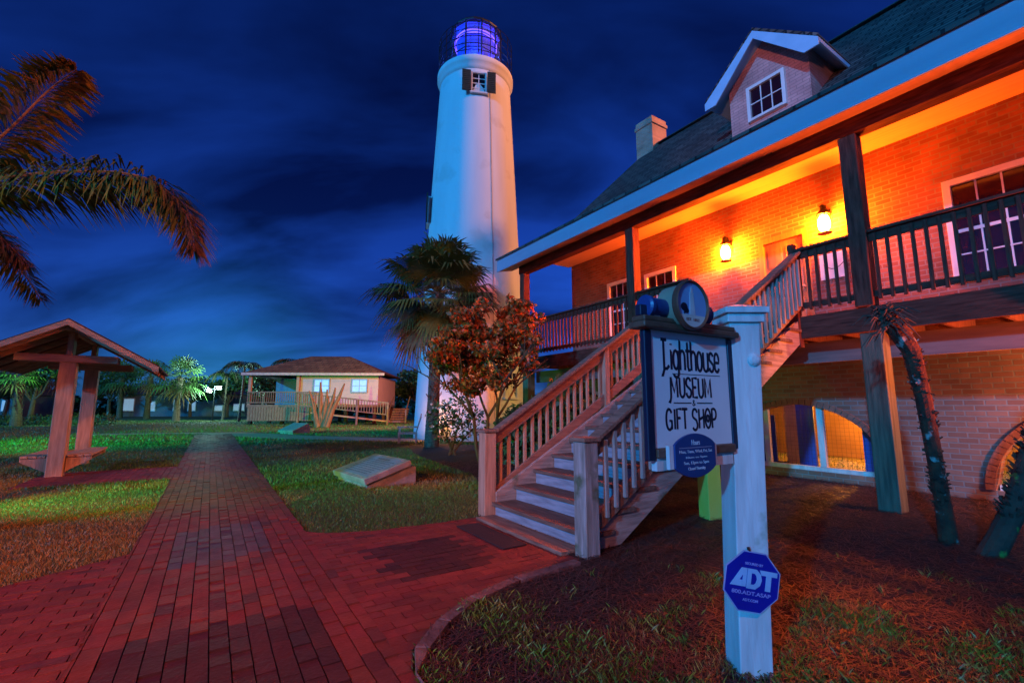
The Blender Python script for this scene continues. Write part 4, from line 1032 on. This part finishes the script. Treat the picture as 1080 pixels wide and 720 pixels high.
RUS_LIT = [(.62, .10, .015), (.45, .10, .02), (.65, .16, .02), (.15, .085, .022), (.09, .10, .025)]  # reds strengthened: lantern light put into the leaf colours
CL = [(c, (.2, .2, .15)) for c, r in CL if 1.5 < c[2] < 3.8 and abs(c[0]) < 1.1]
while len(CL) < 135:
    x, z = rt.uniform(-1.5, 1.3), rt.uniform(1.5, 4.2)
    if ((x - .08) / 1.22) ** 2 + ((z - 2.75 - .25 * x) / 1.0) ** 2 < 1: CL.append(((x, rt.uniform(-.5, .5), z), (rt.uniform(.12, .28), .22, rt.uniform(.10, .2))))
q, tt = leaf_cloud(CL, 12500, .056, RUS_LIT, rng, .5)
rawmesh("crown", q, 4, tt, LEAF, cm)

def bush(name, label, loc, clumps, n, size, pal, stems=7, h=.8, flowers=None):
    t = thing(name, label, "shrub", loc)
    r_ = random.Random(n); mb = MB()
    for k in range(stems):
        c = clumps[k % len(clumps)][0]
        mb.tube([(r_.uniform(-.12, .12), r_.uniform(-.12, .12), 0), (c[0] * .5, c[1] * .5, c[2] * .55), (c[0] + r_.uniform(-.1, .1), c[1], c[2])], [.022, .016, .008], 5)
    mb.build("stems", BARK, t)
    q, tt = leaf_cloud(clumps, n, size, pal, rng, .2)
    if flowers:
        q2, t2 = leaf_cloud(clumps, flowers[0], flowers[1], flowers[2], rng, 0, .9)
        q, tt = np.concatenate([q, q2]), np.concatenate([tt, t2])
    rawmesh("foliage", q, 4, tt, LEAF, t)
    return t
bush("green_shrub", "rounded green shrub tucked behind the stair handrail", (.25, 9.6, 0), [((0, 0, .9), (.55, .5, .6)), ((.5, .2, 1.2), (.5, .5, .55)), ((-.35, .2, .7), (.4, .4, .5)), ((.9, .3, 1.5), (.5, .4, .5))], 2600, .075, [(.04, .10, .05), (.05, .13, .05), (.03, .08, .04)])
bush("flowering_shrub", "leggy shrub with pale pink flowers before the lighthouse foot", (-1.75, 13.6, 0), [((-.35, 0, 1.1), (.45, .4, .5)), ((.3, 0, 1.3), (.45, .4, .55)), ((0, 0, .7), (.7, .4, .4)), ((.75, .1, .9), (.35, .3, .4))], 1100, .06, GREENS, 9, flowers=(150, .055, [(.6, .42, .4), (.55, .35, .36)]))
bush("low_shrub", "low dark shrub growing under the porch behind the stairs", (1.25, 9.0, 0), [((0, 0, .8), (.6, .5, .7)), ((.5, .3, 1.1), (.5, .5, .6)), ((-.1, .4, 1.6), (.5, .5, .5))], 1700, .08, [(.04, .06, .02), (.08, .08, .02), (.03, .05, .02)])

# feather palm whose crown hangs into the picture from the left
fp = thing("feather_palm", "feather palm with drooping fronds hanging over the left lawn", "palm tree", (-6.9, 4.4, 0))
MB().tube([(0, 0, 0), (.1, 0, 1.2), (.2, 0, 2.5), (.25, .0, 3.4)], [.26, .19, .17, .2], 14).build("trunk", PALMT, fp)
def frond(p0, pts, ln, rng_, pal, dens=75, hang=.55, wd=.014):
    P = [Vector(p) for p in pts]
    # Catmull-like sampling
    def ev(t):
        n = len(P) - 1; s = min(int(t * n), n - 1); f = t * n - s
        a, b, c, d = P[max(s - 1, 0)], P[s], P[s + 1], P[min(s + 2, n)]
        return .5 * ((2 * b) + (c - a) * f + (2 * a - 5 * b + 4 * c - d) * f * f + (3 * b - a - 3 * c + d) * f ** 3)
    rach = [ev(k / 24) for k in range(25)]
    V, T = [], []
    for k in range(dens):
        t = .12 + .88 * k / dens; p = ev(t); d = (ev(min(1, t + .01)) - ev(max(0, t - .01))).normalized()
        side = d.cross(Vector((0, 0, 1)))
        if side.length < .1: side = Vector((1, 0, 0))
        side.normalize(); up = side.cross(d).normalized()
        l_ = ln * (math.sin(math.pi * min(1, .15 + t * .85)) ** .6 * .9 + .1)
        for s in (-1, 1):
            for rep in range(4):
                dirn = (side * s * rng_.uniform(.6, 1) + d * rng_.uniform(.35, .8) + up * rng_.uniform(-.25, .65) - Vector((0, 0, hang * rng_.uniform(.4, 1)))).normalized()
                m_ = p + dirn * l_ * .5; tip = p + dirn * l_ * rng_.uniform(.8, 1.1) - Vector((0, 0, l_ * .25))
                w = d * wd
                V.append([tuple(p - w), tuple(m_ - w * 1.1), tuple(tip), tuple(m_ + w * 1.1)])
                f = rng_.random() * .4 + t * .7
                cc = np.array(pal[0]) * (1 - min(1, f)) + np.array(pal[1]) * min(1, f); T.append(cc * rng_.uniform(.7, 1.3))
    return rach, V, T
CR = Vector((.25, 0, 3.4))
def fl(x, y, z): return Vector((x + 6.9, y - 4.4, z))
rr_, VV, TT = [], [], []
FR = [([CR, fl(-6.0, 4.4, 3.45), fl(-5.35, 4.45, 4.15), fl(-4.95, 4.5, 4.75), fl(-4.68, 4.5, 4.98)], .55, 70, .35),
      ([CR, fl(-5.6, 4.4, 3.62), fl(-4.6, 4.4, 3.76), fl(-3.75, 4.4, 3.70), fl(-3.30, 4.4, 3.34), fl(-3.16, 4.4, 2.92)], .58, 125, .70),
      ([CR, fl(-6.2, 4.0, 3.5), fl(-5.5, 3.7, 3.5), fl(-5.0, 3.5, 3.25)], .6, 55, .8),
      ([CR, fl(-6.3, 4.9, 3.5), fl(-5.9, 5.0, 3.35), fl(-5.55, 5.1, 3.0)], .5, 45, .8)]
for az in (100, 130, 160, 190, 220, 250, 275):
    d = Vector((math.cos(R(az)), math.sin(R(az)), 0)); zt = random.uniform(-.3, 1.0)
    FR.append(([CR, CR + d * .8 + Vector((0, 0, .3 + zt * .5)), CR + d * 1.7 + Vector((0, 0, zt * .8)), CR + d * 2.4 + Vector((0, 0, zt * .5 - .5))], .5, 50, .7))
rm_ = MB()
for pts, ln, dn, hg in FR:
    ra, v, t_ = frond(CR, pts, ln, rng, ((.03, .20, .02), (.15, .085, .022)), dn, hg)
    rm_.tube(ra, [.022 - .016 * k / 24 for k in range(25)], 5); VV += v; TT += t_
rm_.build("frond_stalks", mat("frond_stalk", (.20, .10, .04), (.14, .08, .03), .6, 5), fp)
rawmesh("crown", np.array(VV), 4, np.array(TT), LEAF, fp)

# dead palm trunks on the right
dt = thing("dead_palm", "slender dead palm trunk with frayed top leaning before the brick wall", "palm tree", (4.52, 5.0, 0))
PTS = [Vector((0, 0, -.02)), Vector((-.01, 0, .4)), Vector((-.04, 0, .9)), Vector((-.08, 0, 1.5)), Vector((-.15, 0, 2.0)), Vector((-.30, 0, 2.28)), Vector((-.40, 0, 2.42))]
mbt = MB().tube(PTS, [.085, .070, .068, .072, .085, .10, .06], 12); r_ = random.Random(8)
for k in range(230):
    s = r_.uniform(.9, 5.8); i = int(s); p = PTS[i].lerp(PTS[min(i + 1, 6)], s - i); a = r_.uniform(0, 6.28); o_ = Vector((math.cos(a), math.sin(a), 0))
    mbt.beam(p + o_ * .058, p + o_ * r_.uniform(.08, .105) + Vector((0, 0, r_.uniform(-.02, .05))), .025, .012)
mbt.build("trunk", LICHEN, dt)
mbt = MB()
for k in range(90):
    a = r_.uniform(0, 6.28); el = r_.uniform(-.5, 1.3); d = Vector((math.cos(a) * math.cos(el), math.sin(a) * math.cos(el), math.sin(el))); b_ = PTS[6] + Vector((r_.uniform(-.05, .1), 0, r_.uniform(-.18, .03)))
    l_ = r_.uniform(.12, .30); mbt.tube([b_, b_ + d * l_ * .6, b_ + d * l_ - Vector((0, 0, l_ * .4))], [.014, .010, .003], 4)
mbt.build("frayed_leaf_bases", mat("dead_fronds", (.13, .08, .05), (.06, .035, .025), .9, 8), dt)
lt = thing("leaning_palm", "palm trunk with painted green light leaning out over the mulch at the right", "palm tree", (4.52, 4.6, 0))
PT2 = [Vector((-.02, 0, -.05)), Vector((.12, 0, .14)), Vector((.35, .02, .45)), Vector((.62, .05, .95)), Vector((1.1, .05, 1.7)), Vector((2.4, -.1, 3.3))]
mbt = MB().tube(PT2, [.105, .095, .09, .09, .09, .10], 12)
for k in range(200):
    s = r_.uniform(1.6, 4.9); i = int(s); p = PT2[i].lerp(PT2[i + 1], s - i); a = r_.uniform(0, 6.28); o_ = Vector((math.cos(a), math.sin(a), .2))
    mbt.beam(p + o_ * .07, p + o_ * r_.uniform(.10, .14) + Vector((0, 0, .05)), .025, .012)
mbt.build("trunk", GREENLIT, lt)
V, T = [], []
for k in range(26):
    a = k * 2.4; el = R(70 - 110 * k / 26); d = Vector((math.cos(a) * math.cos(el), math.sin(a) * math.cos(el), math.sin(el)))
    for j in range(18):
        th = R(-100 + 200 * j / 17); sd_ = d.cross(Vector((0, 0, 1))).normalized(); di = (d * math.cos(th) + sd_ * math.sin(th)).normalized()
        h_ = PT2[5] + d * .5; w = d.cross(di) * .02 + Vector((0, 0, .012)); V.append([tuple(h_), tuple(h_ + di * .3 - w), tuple(h_ + di * .55 - Vector((0, 0, .12))), tuple(h_ + di * .3 + w)]); T.append((.05, .085, .02))
rawmesh("crown", np.array(V), 4, np.array(T), LEAF, lt)

# ------------------------------------------------------------------ stilted house far down the path
fh = thing("stilted_house", "pale pink house on stilts with brown hip roof, corner porch and access ramp", "house", (-15.4, 38.0, 0), R(3))
FW = 11.2
# local x -5.0..5.2, front at y=-2
rf = MB().add([(-5.4, -2.6, 3.92), (5.35, -2.6, 3.92), (5.35, 5.0, 3.92), (-5.4, 5.0, 3.92), (-1.7, 1.2, 5.6), (1.6, 1.2, 5.6)], [(0, 1, 5, 4), (1, 2, 5), (2, 3, 4, 5), (3, 0, 4), (3, 2, 1, 0)]).build("roof", BROWNSH, fh)
MB().box(-5.42, 5.37, -2.64, -2.602, 3.74, 3.93).box(-5.44, -5.402, -2.6, 5.0, 3.74, 3.93).build("fascia", mat("pink_trim", (.6, .45, .4), rough=.6), rf)
hw_ = MB()
z = 1.55
while z < 3.72: hw_.prism([(0, z), (-.03, z), (0, min(z + .16, 3.73))], (-1.2, -2.0, 0), (0, 1, 0), (0, 0, 1), (1, 0, 0), 0, 6.0); z += .16
hw_.box(-1.2, 4.8, -1.999, 4.6, 1.5, 3.73).build("wall", PINKW, fh)
MB().box(-4.9, -1.21, 2.2, 4.6, 1.5, 3.73).build("porch_back_wall", mat("blue_grey_wall", (.35, .4, .45), rough=.7), fh)
for x in (.45, 3.35):
    w = MB().box(x - .62, x + .62, -2.09, -2.02, 2.42, 2.52).box(x - .62, x + .62, -2.09, -2.02, 3.42, 3.52).box(x - .62, x - .54, -2.09, -2.02, 2.521, 3.419).box(x + .54, x + .62, -2.09, -2.02, 2.521, 3.419).build("window", mat("blue_grey_trim", (.3, .38, .5), rough=.6), fh)
    MB().box(x - .54, x + .54, -2.05, -2.03, 2.52, 3.42).build("pane", LITWIN, w)
    MB().box(x - .02, x + .02, -2.075, -2.055, 2.52, 3.42).box(x - .54, x + .54, -2.078, -2.056, 2.95, 2.99).build("muntins", mat("blue_grey_trim", (.3, .38, .5)), w)
MB().box(-5.0, 4.8, -2.3, 4.6, 1.32, 1.5).build("floor_deck", WOODX, fh)
for x in (-4.9, -1.3): MB().box(x - .1, x + .1, -2.25, -2.05, 1.5, 3.74).build("porch_post", CEDAR, fh)
for x in (-4.8, -2.4, 0, 2.4, 4.6):
    for y in (-2.0, 1.2, 4.3): MB().box(x - .12, x + .12, y - .12, y + .12, 0, 1.32).build("stilt", DARKWOOD, fh)
mb = MB().box(-5.0, .2, -2.36, -2.28, 2.42, 2.5).box(-5.0, .2, -2.35, -2.29, 1.62, 1.7)
x = -4.95
while x < .2: mb.box(x - .02, x + .02, -2.34, -2.30, 1.7, 2.42); x += .16
mb.build("porch_railing", WOODX, fh)
mb = MB(); x = -4.6
while x < 0.4: mb.box(x, x + .17, -2.9, -2.86, .30, 1.32); x += .2
mb.box(-4.65, .45, -2.86, -2.8, .36, .44).box(-4.65, .45, -2.86, -2.8, 1.1, 1.2).build("skirt_boards", WOOD, fh)
rp = MB().prism([(.3, .95), (5.9, .30), (5.9, .22), (.3, .87)], (0, -3.6, 0), (1, 0, 0), (0, 0, 1), (0, 1, 0), 0, 1.1).build("ramp", CEDARX, fh)
mb = MB().beam((-.6, -3.62, 2.35), (6.0, -3.62, 1.62), .06, .1).beam((-.6, -3.62, 1.5), (6.0, -3.62, .75), .05, .08)
x = -.6
while x < 6.0:
    zz = 2.35 - (x + .6) * .1106; mb.box(x - .025, x + .025, -3.64, -3.60, zz - .85, zz - .04); x += .2
for x in (-.6, 1.5, 3.7, 5.95): zz = 2.35 - (x + .6) * .1106; mb.box(x - .06, x + .06, -3.7, -3.58, 0, zz)
mb.build("ramp_railing", WOOD, rp)
# timber side stair at its right
ss = MB()
for k in range(6): ss.box(5.3, 6.6, 0.2 + .28 * k, .5 + .28 * k, .2 * k + .05, .2 * k + .2)
ss.beam((5.25, .0, .9), (5.25, 1.9, 2.2), .06, .1).beam((6.65, .0, .9), (6.65, 1.9, 2.2), .06, .1)
for x in (5.25, 6.65): ss.box(x - .06, x + .06, -.06, .06, 0, 1.1)
ss.build("side_stair", WOOD, fh)

# cut-back bare trunks before the ramp
bt = thing("bare_trunks", "cluster of bare cut-back reddish trunks before the ramp of the stilted house", "tree", (-12.6, 31.0, 0))
mb = MB(); r_ = random.Random(12)
for dx, tx, h in ((-.55, -1.0, 2.4), (-.2, -.28, 3.0), (.1, .2, 2.5), (.4, .75, 2.6), (.65, 1.35, 2.9), (-.4, -.6, 1.7), (.3, .3, 1.9), (-.05, -.1, 1.6)):
    mb.tube([(dx * .6, r_.uniform(-.2, .2), 0), (dx, 0, h * .4), ((dx + tx) / 2, .1, h * .7), (tx, 0, h)], [.17, .15, .13, .05], 8)
mb.build("trunk", mat("reddish_bark", (.26, .13, .08), (.15, .07, .045), .85, 6, (3, 3, .6), bump=.5), bt)

# ------------------------------------------------------------------ background trees, far buildings, flood light
BG = [  # x, y, trunk height, crown radius, label, lean
    (-31.0, 43.0, 4.0, 2.7, "large fan palm with dense round crown on the far lawn left of the stilted house"),
    (-45.5, 54.0, 4.6, 2.6, "dark fan palm, second to the left of the large far palm"),
    (-40.0, 51.0, 4.6, 2.4, "dark fan palm nearest the left of the large far palm"),
    (-51.0, 52.0, 5.0, 2.6, "tall-trunked fan palm seen between the two shelter posts"),
    (-34.0, 32.0, 3.6, 1.7, "stout fan palm at the left edge beside the flower bed")]
for x, y, h, cr_, lb in BG:
    fan_palm("far_palm", lb, (x, y, 0), h, (random.uniform(-.3, .3), 0), cr_, 34, rng, "palms on the far lawn", .26, 14)
def broadleaf(name, label, loc, h, rad, n, size, pal, group, seed):
    t = thing(name, label, "tree", loc, 0, group); r_ = random.Random(seed)
    mb = MB().tube([(0, 0, 0), (r_.uniform(-.2, .2), 0, h * .35), (r_.uniform(-.4, .4), 0, h * .6)], [.22, .17, .1], 8); cl = []
    for k in range(7):
        a = r_.uniform(0, 6.28); rr = rad * r_.uniform(.3, .75); c = (rr * math.cos(a), rr * math.sin(a), h * r_.uniform(.55, .95))
        mb.tube([(0, 0, h * .35), (c[0] * .5, c[1] * .5, h * .5), c], [.1, .07, .03], 6); cl.append((c, (rad * .45, rad * .45, h * .16)))
    mb.build("trunk", BARK, t)
    q, tt = leaf_cloud(cl, n, size, pal, rng, .3); rawmesh("crown", q, 4, tt, LEAF, t)
BR = [(-44.5, 43.0, 5.2, 2.8, "bright green broadleaf tree left of the shelter posts"),
      (-52.0, 60.0, 6.0, 3.4, "green broadleaf tree seen under the shelter roof"),
      (-60.0, 55.0, 6.0, 3.6, "green broadleaf tree at the left end of the far row"),
      (-35.5, 58.0, 4.6, 3.0, "low dark tree behind the large far palm"),
      (-24.5, 46.0, 5.0, 2.8, "bluish tree beside the flood light"),
      (-22.0, 50.0, 5.6, 3.0, "bushy tree just left of the stilted house"),
      (-9.3, 46.0, 4.8, 2.8, "dark bushy tree between the stilted house and the lighthouse"),
      (-6.2, 44.0, 4.2, 2.4, "rounded tree close behind the lighthouse foot"),
      (-41.5, 60.0, 5.0, 3.0, "dark rounded tree between the two dark fan palms"),
      (-54.5, 47.0, 5.4, 2.9, "leafy tree directly left of the near shelter post"),
      (-31.5, 60.0, 4.4, 2.8, "low tree in front of the small lit building"),
      (-70.0, 66.0, 6.5, 4.0, "tall green tree farthest left beyond the lawn")]
for i, (x, y, h, rd, lb) in enumerate(BR):
    broadleaf("far_tree", lb, (x, y, 0), h, rd, 2300, .2, [(.04, .10, .025), (.05, .13, .03), (.03, .07, .03)], "trees beyond the far lawn", i)
for i, (x, y, s, lb) in enumerate(((-29.5, 47.5, 1.0, "thin feather palm left of the flood light"), (-25.2, 43.0, 1.15, "thin feather palm right of the flood light"), (-21.5, 44.5, 1.25, "thin feather palm rising behind the corner of the stilted house"))):
    t = thing("slender_palm", lb, "palm tree", (x, y, 0), 0, "slender palms by the flood light")
    hh = 4.3 * s
    MB().tube([(0, 0, 0), (.1, 0, hh * .5), (.15, 0, hh)], [.14, .10, .09], 8).build("trunk", PALMT, t)
    VV, TT = [], []; sm = MB()
    for k in range(11):
        az = k * .5712 + i; d = Vector((math.cos(az), math.sin(az), 0)); c = Vector((.15, 0, hh)); lf = random.uniform(.1, .8)
        ra, v, t_ = frond(c, [c, c + d * .7 + Vector((0, 0, .5 * lf + .25)), c + d * 1.5 + Vector((0, 0, .5 * lf)), c + d * 2.0 + Vector((0, 0, -.5))], .55, rng, ((.04, .08, .02), (.05, .08, .02)), 26, .8)
        sm.tube(ra, .025, 4); VV += v; TT += t_
    VV = np.array(VV)
    rawmesh("crown", VV, 4, np.array(TT), LEAF, t); sm.build("frond_stalks", BARK, t)
hd = thing("flower_bed", "low leafy flower bed at the far left behind the shelter", "flower bed", (-36, 34.5, 0))
q, tt = leaf_cloud([((k * 1.1 - 4, random.uniform(-.3, .3), .4), (.8, .6, random.uniform(.35, .6))) for k in range(10)], 2500, .13, [(.05, .12, .03), (.12, .09, .03), (.07, .12, .02)], rng, -.8, .25)
rawmesh("foliage", q, 4, tt, LEAF, hd)
hg = thing("far_hedge", "long dark hedge closing the lawn behind the far trees", "hedge", (-35, 70, 0))
q, tt = leaf_cloud([((k * 3.2 - 70, random.uniform(-1, 1), 1.2), (2.6, 1.2, random.uniform(1.2, 2.4))) for k in range(46)], 14000, .42, [(.02, .045, .02), (.025, .06, .02)], rng)
rawmesh("foliage", q, 4, tt, LEAF, hg)
def far_building(label, loc, w, h, cols, wall, seed):
    t = thing("far_building", label, "building", loc, R(8), "low buildings beyond the park"); r_ = random.Random(seed)
    MB().box(-w / 2, w / 2, 0, 6, 0, h).build("wall", wall, t)
    MB().prism([(-.5, h), (6.5, h), (3, h + 1.3)], (0, 0, 0), (0, 1, 0), (0, 0, 1), (1, 0, 0), -w / 2 - .4, w / 2 + .4).build("roof", mat("far_roof", (.12, .11, .11), rough=.8), t)
    for k in range(cols):
        x = -w / 2 + (k + r_.uniform(.3, .7)) * w / cols; hh = r_.uniform(.6, 1.7); hw_ = r_.uniform(.25, .7)
        f = MB().box(x - hw_ - .09, x + hw_ + .09, -.08, -.002, .7, .8 + hh + .12).build("window", WHITE, t)
        MB().box(x - hw_, x + hw_, -.12, -.082, .8, .8 + hh).build("pane", FARLIT, f)
far_building("low white building with a row of lit windows behind the two dark palms", (-45, 64, 0), 16, 3.0, 6, mat("far_grey_wall", (.16, .18, .18), rough=.8), 1)
far_building("low pale building with lit windows at the far left behind the flower bed", (-69, 58, 0), 13, 2.8, 4, mat("far_grey_wall", (.16, .18, .18), rough=.8), 2)
far_building("small lit building right of the large far palm", (-38, 68, 0), 6, 2.4, 2, mat("far_grey_wall", (.16, .18, .18), rough=.8), 3)
fl_ = thing("flood_light", "pole with two glaring white flood lights left of the stilted house", "lamp", (-28.3, 44.0, 0))
MB().tube([(0, 0, 0), (0, 0, 3.3)], [.07, .05], 8).box(-.7, .7, -.03, .03, 2.95, 3.03).build("pole", DARKMET, fl_)
for x, z in ((.42, 3.12), (-.5, 2.85)):
    hd_ = MB().box(x - .22, x + .22, -.02, .2, z - .16, z + .16).build("lamp_head", DARKMET, fl_)
    MB().box(x - .20, x + .20, -.06, -.022, z - .14, z + .14).build("lamp_glass", mat("flood_glow", (.9, 1, 1), emit=(.75, 1.0, .98), es=22), hd_)
lamp("flood_lamp", 'POINT', (0, -.6, 3.2), 1500, (.45, 1.0, .85), .15, parent=fl_)

# ------------------------------------------------------------------ grass and pine straw
PATHP = [[hw(x, y).to_2d()[:] for x, y in poly] for o_, poly in PIECES]
MULP = [tuple(hw(x, y).to_2d()) for x, y in MULCH]
def on_path(x, y):
    r = np.zeros(len(x), bool)
    for p in PATHP: r |= np_inpoly(x, y, p)
    return r
def noise2(x, y, s, seed=0):
    return (np.sin(x * s * 1.7 + seed) * np.cos(y * s * 1.3 - seed * .7) + np.sin((x + y) * s * .9 + seed * 2.1) * .6 + np.cos((x * .6 - y) * s * 2.3 + seed) * .4) / 2
def blades(x, y, h, w, tint, rng, lean=.5):
    n = len(x); az = rng.uniform(0, 2 * np.pi, n); la = rng.uniform(0, 2 * np.pi, n); ll = rng.uniform(.1, 1, n) * lean * h
    dx, dy = np.cos(az) * w, np.sin(az) * w; z0 = np.full(n, .0)
    lx, ly = np.cos(la) * ll, np.sin(la) * ll
    q = np.stack([np.stack([x - dx, y - dy, z0], 1), np.stack([x + dx, y + dy, z0], 1),
                  np.stack([x + dx * .6 + lx * .45, y + dy * .6 + ly * .45, h * .65], 1), np.stack([x + lx, y + ly, h], 1)], axis=1)
    return q, tint
def scatter(n, x0, x1, y0, y1, fall):
    """more blades close to the camera"""
    y = y0 + (y1 - y0) * rng.random(n) ** fall; x = rng.uniform(-1, 1, n) * (y * 1.2 + .6); k = (x > x0) & (x < x1)
    return x[k], y[k]
GQ, GT = [], []
for n, y0, y1, fall, hgt, wd in ((330000, 2.0, 8.5, 1.25, .030, .0021), (200000, 8.0, 18, 1.3, .045, .005), (90000, 17, 46, 1.3, .08, .014)):
    x, y = scatter(n, -60, 12, y0, y1, fall)
    inm = np_inpoly(x, y, MULP); k = ~on_path(x, y) & ~inm & ~np_inpoly(x, y, XP)
    x, y = x[k], y[k]
    dry = np.clip(noise2(x, y, .9, 1.0) * .9 + .12 + np.where(x < -3.2, -.15 + .95 * np.clip((9.2 - y + noise2(x, y, 1.6, 7) * 1.2) / 2.6, 0, 1), -.12), 0, 1) ** 1.0
    dry = np.where(rng.random(len(x)) < .35, np.clip(dry + rng.normal(0, .25, len(x)), 0, 1), dry)
    g_ = np.array([.06, .19, .02])[None]; d_ = np.array([.38, .20, .05])[None]
    t = (g_ * (1 - dry[:, None]) + d_ * dry[:, None]) * rng.uniform(.65, 1.3, len(x))[:, None]
    keep = rng.random(len(x)) > np.clip(noise2(x, y, 2.1, 4.0) * .6 - .1, 0, .8)
    x, y, t = x[keep], y[keep], t[keep]
    q, t = blades(x, y, hgt * rng.uniform(.5, 1.4, len(x)), wd, t, rng, .9)
    GQ.append(q); GT.append(t)
# tufts among the mulch near the camera
x = rng.uniform(-.7, 3.6, 110000); y = rng.uniform(2.0, 5.0, 110000)
m_ = noise2(x, y, 3.3, 2.0) + noise2(x, y, 8.0, 5.0) * .5 - (y - 3.35) * .8
k = np_inpoly(x, y, MULP) & (m_ + rng.normal(0, .32, len(x)) > .42) & ~on_path(x, y); x, y = x[k], y[k]
dry = np.clip(.35 + noise2(x, y, 6, 3) * .8, 0, 1)[:, None]
t = (np.array([[.15, .28, .02]]) * (1 - dry) + np.array([[.38, .22, .05]]) * dry) * rng.uniform(.6, 1.3, len(x))[:, None]
q, t = blades(x, y, .012 + .05 * rng.random(len(x)) ** 2.2, .0017, t, rng, 1.1); GQ.append(q); GT.append(t)
go = rawmesh("grass", np.concatenate(GQ), 4, np.concatenate(GT), LEAF)
tag(go, "short lawn grass, green and straw coloured", "grass", kind="stuff")
# pine straw needles lying on the mulch
x, y = scatter(90000, -4, 14, 2.0, 12, 1.3)
k = np_inpoly(x, y, MULP) & ~on_path(x, y); x, y = x[k], y[k]
n = len(x); az = rng.uniform(0, np.pi, n) + noise2(x, y, 1.5, 3) ; l_ = rng.uniform(.03, .085, n); zz = rng.uniform(.006, .035, n); dzv = rng.uniform(-.012, .016, n)
w = .0016 + .0003 * y
cx, cy = np.cos(az), np.sin(az)
q = np.stack([np.stack([x - cx * l_ - cy * w, y - cy * l_ + cx * w, zz - dzv], 1), np.stack([x - cx * l_ + cy * w, y - cy * l_ - cx * w, zz - dzv], 1),
              np.stack([x + cx * l_ + cy * w, y + cy * l_ - cx * w, zz + dzv], 1), np.stack([x + cx * l_ - cy * w, y + cy * l_ + cx * w, zz + dzv], 1)], axis=1)
t = np.array([[.13, .042, .028]]) * rng.uniform(.4, 1.5, n)[:, None]
ps = rawmesh("pine_straw", q, 4, t, LEAF)
tag(ps, "red-brown pine straw mulch under the house and around the sign", "pine straw", kind="stuff")
